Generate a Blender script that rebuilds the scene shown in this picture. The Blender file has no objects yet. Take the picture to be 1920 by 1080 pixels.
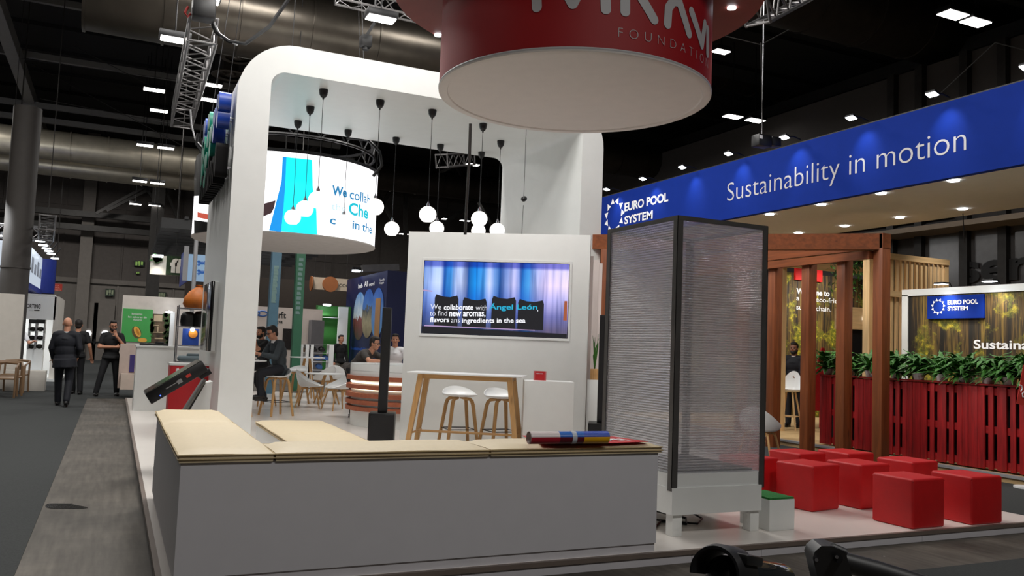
import bpy, bmesh, math, random
from mathutils import Vector as V, Matrix
random.seed(7)
sc = bpy.context.scene
COL = sc.collection
PI = math.pi
R_ = math.radians
# ------------------------------------------------------------------ camera
H = 1.5                                   # eye height of the photographer
FPX = 1579.5                              # focal length in pixels of a 1920 wide frame
yaw, pitch, roll = R_(25.1116), R_(4.0943), R_(2.1908)
CF = V((math.sin(yaw)*math.cos(pitch), math.cos(yaw)*math.cos(pitch), math.sin(pitch)))
_r = V((math.cos(yaw), -math.sin(yaw), 0)); _u = _r.cross(CF)
CR = _r*math.cos(roll)+_u*math.sin(roll); CU = -_r*math.sin(roll)+_u*math.cos(roll)
CP = V((0, 0, H))
cam = bpy.data.cameras.new('camera'); cam.sensor_width = 36; cam.lens = FPX*36/1920; cam.clip_start = .05; cam.clip_end = 300
co = bpy.data.objects.new('camera', cam); COL.objects.link(co); sc.camera = co
co.matrix_world = Matrix(((CR.x, CU.x, -CF.x, CP.x), (CR.y, CU.y, -CF.y, CP.y), (CR.z, CU.z, -CF.z, CP.z), (0, 0, 0, 1)))
# ------------------------------------------------------------------ world, exposure
w = bpy.data.worlds.new('world'); sc.world = w; w.use_nodes = True
w.node_tree.nodes['Background'].inputs[0].default_value = (.9, .93, 1, 1)
w.node_tree.nodes['Background'].inputs[1].default_value = .02
vs = sc.view_settings
vs.view_transform = 'Standard'; vs.look = 'None'; vs.gamma = 1; vs.use_curve_mapping = False; vs.exposure = 0.0
sc.cycles.use_denoising = True
sc.cycles.max_bounces = 8; sc.cycles.transparent_max_bounces = 16; sc.cycles.sample_clamp_indirect = 4
sc.cycles.caustics_reflective = False; sc.cycles.caustics_refractive = False

def area(name, loc, size, power, color=(1, .97, .93), target=None, spread=PI, sy=None):
    l = bpy.data.lights.new(name, 'AREA'); l.energy = power; l.color = color; l.size = size; l.spread = spread
    if sy: l.shape = 'RECTANGLE'; l.size_y = sy
    o = bpy.data.objects.new(name, l); COL.objects.link(o); o.location = loc
    if target is not None:
        o.rotation_euler = (V(target)-V(loc)).to_track_quat('-Z', 'Y').to_euler()
    return o
# the hall's high lamps over the stand (rows of flood lights under the dark roof); some are added to brighten bench, counter and back wall
AREA_LAMPS = [(1.5, 7.5, 60), (5.0, 7.0, 50), (8.5, 6.5, 12), (3.0, 10.0, 75), (6.5, 11.5, 30), (2.5, 15.2, 105), (6.5, 15.2, 70),
              (-3.5, 8.5, 15), (-3.0, 20.0, 50), (-6, 32.0, 110), (4.0, 30.0, 115), (14.0, 26.0, 60), (2.5, -3.5, 95), (7.5, -3.0, 44), (-.2, 13.5, 60), (-2, 43, 120), (9, 42, 90), (-9, 20, 50)]
for i, (x, y, p) in enumerate(AREA_LAMPS):
    area('hall_and_fill_light', (x, y, 9.3), 1.6, p*4.2)

# ------------------------------------------------------------------ placing: where a sight line of the photo meets a plane of the place
def ray(x, y): return CF+CR*((x-960)/FPX)-CU*((y-540)/FPX)
def at_x(x, y, X): d = ray(x, y); return CP+d*((X-CP.x)/d.x)
def at_y(x, y, Y): d = ray(x, y); return CP+d*((Y-CP.y)/d.y)
def at_z(x, y, Z): d = ray(x, y); return CP+d*((Z-CP.z)/d.z)
def at_d(x, y, D): return CP+ray(x, y)*D
def at_p(x, y, p0, n): d = ray(x, y); return CP+d*((p0-CP).dot(n)/d.dot(n))

# ------------------------------------------------------------------ materials
MATS = {}
def lin(c):
    return tuple(((v/255)/12.92 if v/255 <= .04045 else ((v/255+.055)/1.055)**2.4) for v in c)
def nd(t, typ, **kw):
    n = t.nodes.new(typ)
    for k, v in kw.items():
        if k in n.inputs: n.inputs[k].default_value = v
        else: setattr(n, k, v)
    return n
def base_mat(name):
    m = bpy.data.materials.new(name); m.use_nodes = True; t = m.node_tree
    return m, t, t.nodes['Principled BSDF']
def plain(name, rgb, rough=.55, metal=0, var=.06, scale=6, bump=0, spec=.5, stretch=(1, 1, 1), coat=0):
    if name in MATS: return MATS[name]
    m, t, p = base_mat(name); c = lin(rgb)
    tc = nd(t, 'ShaderNodeTexCoord'); mp = nd(t, 'ShaderNodeMapping'); mp.inputs['Scale'].default_value = stretch
    no = nd(t, 'ShaderNodeTexNoise', Scale=scale, Detail=4.0)
    t.links.new(tc.outputs['Object'], mp.inputs[0]); t.links.new(mp.outputs[0], no.inputs['Vector'])
    r = nd(t, 'ShaderNodeValToRGB'); t.links.new(no.outputs['Fac'], r.inputs[0])
    r.color_ramp.elements[0].position = .3; r.color_ramp.elements[1].position = .7
    r.color_ramp.elements[0].color = tuple(v*(1-var) for v in c)+(1,)
    r.color_ramp.elements[1].color = tuple(min(1, v*(1+var)) for v in c)+(1,)
    t.links.new(r.outputs[0], p.inputs['Base Color'])
    p.inputs['Roughness'].default_value = rough; p.inputs['Metallic'].default_value = metal
    p.inputs['Specular IOR Level'].default_value = spec; p.inputs['Coat Weight'].default_value = coat
    if bump:
        b = nd(t, 'ShaderNodeBump', Strength=bump, Distance=.01); t.links.new(no.outputs['Fac'], b.inputs['Height']); t.links.new(b.outputs[0], p.inputs['Normal'])
    MATS[name] = m; return m
def wood(name, rgb, dark=.6, axis='z', scale=1.0, rough=.5):
    if name in MATS: return MATS[name]
    m, t, p = base_mat(name); c = lin(rgb)
    tc = nd(t, 'ShaderNodeTexCoord'); mp = nd(t, 'ShaderNodeMapping')
    s = {'x': (.7, 9, 9), 'y': (9, .7, 9), 'z': (9, 9, .7)}[axis]; mp.inputs['Scale'].default_value = tuple(v*scale for v in s)
    no = nd(t, 'ShaderNodeTexNoise', Scale=3.0, Detail=6.0, Distortion=.6)
    n2 = nd(t, 'ShaderNodeTexVoronoi', Scale=1.1)
    t.links.new(tc.outputs['Object'], mp.inputs[0]); t.links.new(mp.outputs[0], no.inputs['Vector'])
    mp2 = nd(t, 'ShaderNodeMapping'); mp2.inputs['Scale'].default_value = {'x': (1, 4, 4), 'y': (4, 1, 4), 'z': (4, 4, 1.)}[axis]
    t.links.new(tc.outputs['Object'], mp2.inputs[0]); t.links.new(mp2.outputs[0], n2.inputs['Vector'])
    r = nd(t, 'ShaderNodeValToRGB'); t.links.new(no.outputs['Fac'], r.inputs[0])
    r.color_ramp.elements[0].position = .28; r.color_ramp.elements[1].position = .68
    r.color_ramp.elements[0].color = tuple(v*dark for v in c)+(1,); r.color_ramp.elements[1].color = tuple(min(1, v*1.08) for v in c)+(1,)
    k = nd(t, 'ShaderNodeValToRGB'); t.links.new(n2.outputs['Distance'], k.inputs[0])
    k.color_ramp.elements[0].position = .03; k.color_ramp.elements[1].position = .1
    k.color_ramp.elements[0].color = (.35, .3, .28, 1); k.color_ramp.elements[1].color = (1, 1, 1, 1)
    mx = nd(t, 'ShaderNodeMix', data_type='RGBA', blend_type='MULTIPLY'); mx.inputs[0].default_value = .7
    t.links.new(r.outputs[0], mx.inputs[6]); t.links.new(k.outputs[0], mx.inputs[7]); t.links.new(mx.outputs[2], p.inputs['Base Color'])
    p.inputs['Roughness'].default_value = rough
    MATS[name] = m; return m
def glow(name, rgb, strength=1.0):
    if name in MATS: return MATS[name]
    m, t, p = base_mat(name); c = lin(rgb)
    p.inputs['Base Color'].default_value = (.02, .02, .02, 1); p.inputs['Roughness'].default_value = .4
    p.inputs['Emission Color'].default_value = c+(1,); p.inputs['Emission Strength'].default_value = strength
    MATS[name] = m; return m
def ramp_of(t, src, stops, interp='LINEAR'):
    r = nd(t, 'ShaderNodeValToRGB'); r.color_ramp.interpolation = interp
    e = r.color_ramp.elements
    while len(e) < len(stops): e.new(.5)
    for q, (pos, c) in zip(e, stops): q.position = pos; q.color = lin(c)+(1,)
    t.links.new(src, r.inputs[0]); return r

WHITE = plain('white_paint', (228, 230, 228), .42, var=.015)
WHITE2 = plain('white_laminate', (236, 238, 238), .3, var=.01)
OFFWHITE = plain('off_white_panel', (205, 200, 192), .6, var=.03)
GREYP = plain('grey_panel', (150, 150, 152), .5, var=.03)
BLACK = plain('black_plastic', (18, 18, 19), .42, var=.1)
BLACKG = plain('black_gloss', (10, 11, 13), .12, var=.05)
BLACKM = plain('black_metal', (22, 22, 24), .45, .3)
DARK = plain('dark_steel', (52, 50, 48), .5, .5, var=.15)
TRUSSM = plain('truss_aluminium', (112, 110, 110), .4, .75, var=.08)
CHROME = plain('brushed_chrome', (190, 190, 195), .25, .9)
ROOFD = plain('roof_black', (24, 23, 23), .9, var=.2)
DUCT = plain('galvanised_duct', (72, 67, 60), .32, .8, var=.12, scale=3, bump=.25)
DUCTD = plain('dull_duct', (60, 54, 48), .5, .6, var=.15, scale=3, bump=.2)
CUSH = plain('beige_leatherette', (208, 192, 160), .55, var=.03, scale=30, bump=.05)
RED = plain('red_leatherette', (194, 15, 20), .55, var=.05, scale=12, bump=.05)
REDP = plain('red_print', (190, 22, 30), .6, var=.04)
REDW = wood('red_stained_wood', (176, 22, 26), .55, 'z', 1.2, .6)
REDWY = wood('red_stained_rail', (176, 22, 26), .55, 'y', 1.2, .6)
BLUE = plain('blue_fabric', (9, 42, 130), .8, var=.03, spec=.15)
OAK = wood('oak', (196, 152, 98), .78, 'z', 1.5)
OAKX = wood('oak_rail', (196, 152, 98), .78, 'x', 1.5)
BROWN = wood('brown_stained_post', (138, 74, 36), .62, 'z', .7)
BROWNX = wood('brown_stained_beam', (138, 74, 36), .62, 'x', .7)
BROWNY = wood('brown_stained_side_beam', (138, 74, 36), .62, 'y', .7)
PINE = wood('pale_pine', (214, 180, 132), .8, 'z', .9)
PINEY = wood('pale_pine_beam', (214, 180, 132), .8, 'y', .9)
PINEX = wood('pale_pine_rail', (214, 180, 132), .8, 'x', .9)
TERRA = wood('terracotta_slat', (168, 92, 62), .75, 'x', .6)
GREENM = plain('green_paint', (40, 130, 60), .5)
TEAL = plain('teal_acrylic', (20, 140, 116), .35, var=.05)
COBALT = plain('cobalt_acrylic', (22, 66, 168), .35, var=.05)
SKIN = plain('skin', (196, 140, 112), .5, var=.05)
SKIND = plain('tan_skin', (150, 100, 78), .5, var=.05)
HAIRD = plain('dark_hair', (30, 22, 18), .6, var=.3, scale=60)
NAVY = plain('navy_suit', (17, 20, 30), .75, var=.1, scale=40)
GREYSUIT = plain('charcoal_suit', (52, 60, 66), .75, var=.08, scale=40)
TEE = plain('black_tshirt', (14, 15, 18), .8, var=.1, scale=40)
POLO = plain('grey_polo', (66, 62, 60), .8, var=.1, scale=40)
JEAN = plain('dark_trousers', (16, 17, 22), .8, var=.1, scale=40)
SHIRTW = plain('white_shirt', (225, 225, 228), .7, var=.03)
SHOE = plain('black_shoe', (16, 15, 15), .35)
LAMPG = glow('lamp_white', (255, 250, 244), 9.0)
SPOTG = glow('spot_white', (240, 248, 255), 14.0)
GLOBE = glow('opal_glass_lit', (255, 249, 240), 1.9)
SCRW = glow('screen_white', (255, 253, 255), 1.6)
LETW = plain('white_lettering', (236, 236, 238), .5, var=.01)
LETG = plain('silver_grey_lettering', (190, 190, 192), .5, var=.01)
LETK = plain('black_lettering', (26, 26, 28), .6)
FERN = plain('fern_green', (52, 106, 32), .55, var=.35, scale=9)

# ------------------------------------------------------------------ mesh building
class B:
    def __init__(s): s.bm = bmesh.new(); s.mi = 0
    def _fin(s, verts):
        for v in verts:
            for f in v.link_faces: f.material_index = s.mi
    def box(s, c, size, rot=None, bev=0, seg=2):
        M = Matrix.Translation(V(c)) @ (rot.to_4x4() if rot is not None else Matrix()) @ Matrix.Diagonal((size[0], size[1], size[2], 1))
        r = bmesh.ops.create_cube(s.bm, size=1, matrix=M); vs = r['verts']
        if bev:
            es = {e for v in vs for e in v.link_edges}
            rr = bmesh.ops.bevel(s.bm, geom=list(es), offset=bev, segments=seg, profile=.5, affect='EDGES')
            vs = rr['verts']
        s._fin(vs); return s
    def span(s, a, b, bev=0):       # box between two opposite corners
        a, b = V(a), V(b); return s.box((a+b)/2, [max(abs(b[i]-a[i]), 1e-4) for i in range(3)], bev=bev)
    def bar(s, a, b, wd, ht, up=V((0, 0, 1)), bev=0):   # box beam from a to b
        a, b = V(a), V(b); d = (b-a); L = d.length; d.normalize()
        x = d; y = up.cross(x)
        if y.length < 1e-4: y = V((0, 1, 0)).cross(x)
        y.normalize(); z = x.cross(y)
        return s.box((a+b)/2, (L, wd, ht), Matrix((x, y, z)).transposed(), bev)
    def cyl(s, a, b, r0, r1=None, n=16, caps=True):
        r1 = r0 if r1 is None else r1; a, b = V(a), V(b); d = b-a
        q = d.to_track_quat('Z', 'Y').to_matrix().to_4x4()
        r = bmesh.ops.create_cone(s.bm, cap_ends=caps, segments=n, radius1=max(r0, 1e-5), radius2=max(r1, 1e-5), depth=d.length, matrix=Matrix.Translation((a+b)/2) @ q)
        s._fin(r['verts']); return s
    def ball(s, c, r, sc_=(1, 1, 1), n=20, m=14, rot=None):
        M = Matrix.Translation(V(c)) @ (rot.to_4x4() if rot is not None else Matrix()) @ Matrix.Diagonal((sc_[0], sc_[1], sc_[2], 1))
        q = bmesh.ops.create_uvsphere(s.bm, u_segments=n, v_segments=m, radius=r, matrix=M); s._fin(q['verts']); return s
    def tube(s, pts, r, n=8, caps=True):
        pts = [V(p) for p in pts]; N = len(pts); rs = r if isinstance(r, (list, tuple)) else [r]*N
        rings = []; nrm = None
        for i, p in enumerate(pts):
            t = (pts[min(i+1, N-1)]-pts[max(i-1, 0)]).normalized()
            if nrm is None:
                nrm = t.orthogonal().normalized()
            else:
                nrm = (nrm-t*nrm.dot(t)).normalized()
            bn = t.cross(nrm)
            rings.append([s.bm.verts.new(p+(nrm*math.cos(2*PI*k/n)+bn*math.sin(2*PI*k/n))*rs[i]) for k in range(n)])
        for i in range(N-1):
            for k in range(n):
                f = s.bm.faces.new((rings[i][k], rings[i][(k+1) % n], rings[i+1][(k+1) % n], rings[i+1][k])); f.material_index = s.mi
        if caps:
            for rg, fl in ((rings[0], True), (rings[-1], False)):
                f = s.bm.faces.new(rg[::-1] if fl else rg); f.material_index = s.mi
        return s
    def lathe(s, prof, n=32, c=(0, 0, 0), a0=0, a1=2*PI):
        full = abs(a1-a0-2*PI) < 1e-6; m = n if full else n+1; c = V(c)
        rings = [[s.bm.verts.new(c+V((r*math.cos(a0+(a1-a0)*k/n), r*math.sin(a0+(a1-a0)*k/n), z))) for k in range(m)] for r, z in prof]
        for i in range(len(prof)-1):
            for k in range(n):
                k2 = (k+1) % m
                try:
                    f = s.bm.faces.new((rings[i][k], rings[i][k2], rings[i+1][k2], rings[i+1][k])); f.material_index = s.mi
                except ValueError: pass
        return s
    def prism(s, poly, vec):         # polygon of 3D points pushed along vec
        vec = V(vec); a = [s.bm.verts.new(V(p)) for p in poly]; b = [s.bm.verts.new(V(p)+vec) for p in poly]; n = len(a)
        fs = [s.bm.faces.new(a), s.bm.faces.new(b[::-1])]
        for i in range(n): fs.append(s.bm.faces.new((a[i], b[i], b[(i+1) % n], a[(i+1) % n])))
        for f in fs: f.material_index = s.mi
        bmesh.ops.recalc_face_normals(s.bm, faces=fs); return s
    def face(s, pts):
        f = s.bm.faces.new([s.bm.verts.new(V(p)) for p in pts]); f.material_index = s.mi; return s
    def build(s, name, mat, parent=None, smooth=35, loc=None):
        me = bpy.data.meshes.new(name); 
        bmesh.ops.recalc_face_normals(s.bm, faces=s.bm.faces[:])
        s.bm.to_mesh(me); s.bm.free()
        for m in (mat if isinstance(mat, (list, tuple)) else [mat]): me.materials.append(m)
        if smooth:
            me.polygons.foreach_set('use_smooth', [True]*len(me.polygons)); me.set_sharp_from_angle(angle=R_(smooth))
        o = bpy.data.objects.new(name, me); COL.objects.link(o)
        if parent is not None: o.parent = parent
        if loc is not None: o.location = loc
        return o
def tag(o, label, cat, group=None, kind=None):
    o['label'] = label; o['category'] = cat
    if group: o['group'] = group
    if kind: o['kind'] = kind
    return o
def thing(name, label, cat, loc=(0, 0, 0), rz=0, group=None):
    o = bpy.data.objects.new(name, None); COL.objects.link(o); o.empty_display_size = .1
    o.location = loc; o.rotation_euler = (0, 0, rz); return tag(o, label, cat, group)
def struct(o): o['kind'] = 'structure'; return o
def dup(root, loc, rz, label=None, group=None):
    def cp(o, par):
        c = o.copy(); COL.objects.link(c); c.parent = par
        for ch in o.children: cp(ch, c)
        return c
    c = cp(root, None); c.location = loc; c.rotation_euler = (0, 0, rz)
    if label: c['label'] = label
    if group: c['group'] = group
    return c
def spot(parent_loc, target, power, ang=60, blend=.6, color=(1, 1, 1), radius=.04, name='spot_light'):
    l = bpy.data.lights.new(name, 'SPOT'); l.energy = power; l.spot_size = R_(ang); l.spot_blend = blend; l.color = color; l.shadow_soft_size = radius
    o = bpy.data.objects.new(name, l); COL.objects.link(o); o.location = parent_loc
    o.rotation_euler = (V(target)-V(parent_loc)).to_track_quat('-Z', 'Y').to_euler(); return o

# ------------------------------------------------------------------ lettering: text fitted into a box on a plane
def text_mesh(body, bold=0.0, extrude=0.0, spacing=1.0, align='LEFT', line=1.0):
    cu = bpy.data.curves.new('lettering', 'FONT'); cu.body = body; cu.size = 1; cu.offset = bold; cu.extrude = extrude
    cu.space_character = spacing; cu.align_x = align; cu.space_line = line; cu.resolution_u = 4
    ob = bpy.data.objects.new('lettering', cu)
    me = ob.to_mesh()
    vs_ = [v.co.copy() for v in me.vertices]; fs_ = [tuple(p.vertices) for p in me.polygons]
    ob.to_mesh_clear(); bpy.data.objects.remove(ob); bpy.data.curves.remove(cu)
    return vs_, fs_
def text_on(body, parent, o, u, v, wd, ht, mat, bold=0.0, depth=.004, spacing=1.0, n=None, name='lettering', align='LEFT', mapf=None):
    """text whose ink box starts at o and is wd along u and ht along v, standing depth off the plane along n"""
    vs_, fs_ = text_mesh(body, bold, 0, spacing, align)
    x0 = min(p.x for p in vs_); x1 = max(p.x for p in vs_); y0 = min(p.y for p in vs_); y1 = max(p.y for p in vs_)
    inv = parent.matrix_world.inverted() if parent is not None else Matrix()
    me = bpy.data.meshes.new(name); u, v, o = V(u), V(v), V(o)
    n = V(n) if n is not None else u.cross(v)
    pts = []
    for p in vs_:
        a = (p.x-x0)/(x1-x0); b = (p.y-y0)/(y1-y0)
        q = mapf(a, b) if mapf else o+u*(a*wd)+v*(b*ht)+n*depth
        pts.append(inv @ q)
    me.from_pydata(pts, [], fs_); me.materials.append(mat)
    ob = bpy.data.objects.new(name, me); COL.objects.link(ob); ob.parent = parent
    return ob
def setmw(root):          # matrix of an unparented object is not evaluated yet inside the script
    root.matrix_world = Matrix.Translation(root.location) @ root.rotation_euler.to_matrix().to_4x4(); return root
# ================================================================== SETTING
def floor_mat():
    m, t, p = base_mat('worn_concrete')
    tc = nd(t, 'ShaderNodeTexCoord')
    n1 = nd(t, 'ShaderNodeTexNoise', Scale=1.1, Detail=8.0, Roughness=.65)
    mp = nd(t, 'ShaderNodeMapping'); mp.inputs['Scale'].default_value = (14, 1.2, 1)
    n2 = nd(t, 'ShaderNodeTexNoise', Scale=1.4, Detail=5.0)
    t.links.new(tc.outputs['Object'], n1.inputs['Vector']); t.links.new(tc.outputs['Object'], mp.inputs[0]); t.links.new(mp.outputs[0], n2.inputs['Vector'])
    r1 = ramp_of(t, n1.outputs['Fac'], [(.3, (70, 65, 58)), (.55, (94, 88, 80)), (.75, (114, 107, 97))])
    r2 = ramp_of(t, n2.outputs['Fac'], [(.3, (165, 160, 155)), (.7, (240, 240, 240))])
    mx = nd(t, 'ShaderNodeMix', data_type='RGBA', blend_type='MULTIPLY'); mx.inputs[0].default_value = .8
    t.links.new(r1.outputs[0], mx.inputs[6]); t.links.new(r2.outputs[0], mx.inputs[7])
    # pale chips and paint scrapes
    n3 = nd(t, 'ShaderNodeTexNoise', Scale=5.5, Detail=9.0, Roughness=.7); t.links.new(tc.outputs['Object'], n3.inputs['Vector'])
    r3 = nd(t, 'ShaderNodeMapRange'); r3.inputs[1].default_value = .685; r3.inputs[2].default_value = .72; t.links.new(n3.outputs['Fac'], r3.inputs[0])
    m2 = nd(t, 'ShaderNodeMix', data_type='RGBA'); m2.inputs[7].default_value = lin((205, 200, 192))+(1,)
    t.links.new(r3.outputs[0], m2.inputs[0]); t.links.new(mx.outputs[2], m2.inputs[6]); t.links.new(m2.outputs[2], p.inputs['Base Color'])
    p.inputs['Roughness'].default_value = .72
    return m
CONC = floor_mat()
CARPET = plain('dark_carpet', (62, 64, 64), .95, var=.12, scale=90, bump=.2, spec=.1)
PLATM = plain('white_stage_floor', (224, 218, 212), .24, var=.02, scale=2)
RISER = plain('white_riser', (205, 203, 208), .5, var=.03)
EDGE = plain('edge_strip', (120, 108, 100), .5, .2)
struct(B().span((-30, -8, -.2), (40, 52, 0)).build('floor', CONC))
struct(B().span((-7.0, -8, 0), (-.455, 21.5, .006)).span((-7, 21.5, 0), (1.4, 51.9, .006)).build('carpet', CARPET))
struct(B().span((3.2, -8, 0), (30, 4.38, .006)).build('carpet', CARPET))
stain = B()
stain.prism([at_z(85+34*(1+math.cos(a))*(1+.25*math.sin(3*a)), 949+7*math.sin(a)*(1+.3*math.cos(2*a)), .0005) for a in [2*PI*k/26 for k in range(26)]], (0, 0, .0015))
tag(stain.build('oil_stain', plain('oil_stain', (16, 15, 14), .25)), 'dark oily stain on the worn grey concrete strip', 'stain')

PZ = .089
PX0, PY0, PY1 = .31, 5.055, 20.5
PX1 = at_z(1900, 962.5, PZ).x
pf = struct(B().span((PX0+.03, PY0+.03, .0), (PX1, PY1, PZ)).span((2.6, PY1, 0), (PX1, 23.5, PZ)).build('stage_floor', PLATM))
struct(B().span((PX1+.01, 4.9, 0), (10.59, 20, .006)).build('carpet', CARPET))
tr = B()
xs = [PX0+.02, 2.1, 3.9, 4.55, 6.3, PX1]
for a, b in zip(xs, xs[1:]): tr.span((a+.002, PY0+.012, 0), (b-.002, PY0+.03, .06))
ys = [PY0+.02, 7, 9, 11, 13, 15, 17, 19, PY1]
for a, b in zip(ys, ys[1:]): tr.span((PX0+.012, a+.002, 0), (PX0+.03, b-.002, .06))
struct(tr.build('trim_1', RISER))
struct(B().span((PX0, PY0, .06), (PX1, PY0+.035, PZ+.002)).span((PX0, PY0+.035, .06), (PX0+.035, PY1, PZ+.002)).build('trim_2', EDGE))

# hall shell
HW = plain('hall_wall_dark', (92, 86, 82), .85, var=.08)
HG = plain('hall_gate_grey', (118, 112, 106), .75, var=.06)
wb = B()
wb.span((-30, 51.0, 4.3), (40, 51.3, 14))
for x in [-26+2.9*k for k in range(23)]: wb.span((x, 50.93, 4.3), (x+.06, 51.0, 12))
for z in (6.3, 8.3, 10.2): wb.span((-30, 50.95, z), (40, 51.0, z+.05))
struct(wb.build('wall_back', HW))
gt = B().span((-30, 51.05, 0), (40, 51.3, 4.3))
for x in [-27+1.42*k for k in range(46)]: gt.span((x, 51.0, .1), (x+.09, 51.05, 4.25))
gt.span((-30, 50.9, 4.15), (40, 51.06, 4.4))
struct(gt.build('trim_3', HG))
struct(B().span((-1.95, 50.2, 0), (-1.35, 51, 13)).build('column', HG))
PORT = glow('porthole_daylight', (250, 252, 255), 4.0)
for i, px in enumerate((165, 197)):
    c = at_y(px, 625, 50.8)
    d = struct(B().span((c.x-.62, 50.78, 0), (c.x+.40, 50.95, 3.1)).build('door_%d' % (i+1), HG))
    p = B().cyl((c.x, 50.72, c.z), (c.x, 50.8, c.z), .16, n=24).build('pane', PORT, d); p['label'] = 'round lit porthole pane'
    B().span((c.x-.55, 50.7, .95), (c.x+.3, 50.76, 1.02)).span((c.x+.3, 50.68, .85), (c.x+.36, 50.78, 1.15)).build('push_bar', BLACKM, d)
struct(B().span((-30.3, -8, 0), (-30, 52, 14)).build('wall_left', HW))
struct(B().span((40, -8, 0), (40.3, 52, 14)).build('wall_right', HW))
struct(B().span((-30, -8.3, 0), (40, -8, 14)).build('wall_front', HW))
cl = B().span((-30, -8, 12.2), (40, 52, 12.4))
for y in range(-6, 52, 3): cl.span((-30, y, 12.05), (40, y+.15, 12.2))
struct(cl.build('ceiling', ROOFD))

# roof steel: beams along the aisle and across it
def beam(a, b, wd, ht, mat=DARK): return struct(B().bar(a, b, wd, ht).build('roof_beam', mat))
p = at_z(30, 110, 10.0); beam((p.x, 6, 10), (p.x, 50, 10), .34, .42, plain('light_steel', (120, 118, 114), .5, .4))
for (x, y, z) in ((180, 18, 11.2), (150, 118, 10.6), (200, 215, 9.8), (240, 246, 9.4)):
    q = at_z(x, y, z); beam((-25, q.y, z), (9 if x < 190 else q.x+9, q.y, z), .16, .2, MATS['light_steel'])
for (x, y, z) in ((150, 400, 8.6), (200, 430, 7.9)):
    q = at_y(x, y, 49.5); beam((-25, 49.6, q.z), (7, 49.6, q.z), .25, .3)
for (a, b) in (((175, 215), (300, 390)), ((330, 330), (200, 395)), ((180, 400), (310, 330)), ((300, 330), (345, 440))):
    beam(at_y(*a, 48.5), at_y(*b, 48.5), .14, .14)
for x, yd in ((8, 34), (15, 36), (22, 36)):
    beam((x, 8, 10.8), (x, 50, 10.8), .3, .4)
for y in (14, 27, 38): beam((6, y, 11.2), (38, y, 11.2), .25, .3)
for (a, b, y) in (((690, 330), (745, 430), 44), ((745, 335), (690, 430), 44), ((760, 320), (760, 450), 44), ((1010, 300), (830, 420), 40), ((850, 300), (925, 430), 42)):
    beam(at_y(*a, y), at_y(*b, y), .18, .18)
# building column at the left
cb = at_y(37, 400, 25.6)
col = B(); col.cyl((cb.x, 25.6, 0), (cb.x, 25.6, at_y(55, 203, 25.6).z), .34, n=24); col.cyl((cb.x, 25.6, 3.1), (cb.x, 25.6, 3.15), .36, n=24)
struct(col.build('column', plain('column_dark', (62, 58, 55), .7)))
struct(B().span((at_y(290, 420, 46).x-.2, 46, 0), (at_y(290, 420, 46).x+.4, 46.5, 12)).build('column', DARK))

# ventilation ducts under the roof
def duct(px, py, y, r, x0, x1, mat=DUCT, seam=1.3):
    z = at_y(px, py, y).z; b = B().cyl((x0, y, z), (x1, y, z), r, n=28)
    x = x0
    while x < x1: b.cyl((x, y, z), (x+.05, y, z), r+.035, n=28); x += seam
    return struct(b.build('ventilation_duct', mat))
DUCTL = plain('bright_duct', (186, 178, 160), .38, .6, var=.12, scale=3, bump=.2)
duct(190, 283, 36, .55, -28, 4.5, DUCTL); duct(190, 320, 37.5, .42, -28, 4.8, DUCTL)
duct(600, 62, 19, .85, -1, 12, DUCT, 1.5)
duct(480, 22, 20.5, .35, -1, 9, DUCT)
duct(1400, 140, 26, .8, 8, 36, DUCTD, 1.6); duct(1200, 300, 30, .75, 9, 22, DUCT, 1.2); duct(1760, 60, 17, 1.0, 14.5, 30, DUCTD, 2.0)
duct(620, 330, 46, .7, 3, 30, DUCTD); duct(850, 350, 40, .6, 8, 26, DUCTD)
def diffuser(c, r, label):
    t = thing('ceiling_diffuser', label, 'vent', c)
    B().lathe([(r*.42, .75), (r*.42, .16), (r*.5, .1), (r*.95, .04), (r, 0), (r*.96, -.02), (r*.7, .0)], 28).build('flared_ring', DUCTD, t)
    B().lathe([(.001, -.01), (r*.25, -.01), (r*.3, .03), (r*.3, .12)], 24).build('centre_disc', DUCTD, t)
    return t
diffuser(at_y(1600, 52, 18), .6, 'dark round ceiling vent right of the red hanging sign')
diffuser(at_y(445, 110, 22), .42, 'round grey ceiling vent just above the arch corner, higher of two')
diffuser(at_y(432, 142, 23.5), .5, 'round ceiling vent left of the arch corner, lower of two')

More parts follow.
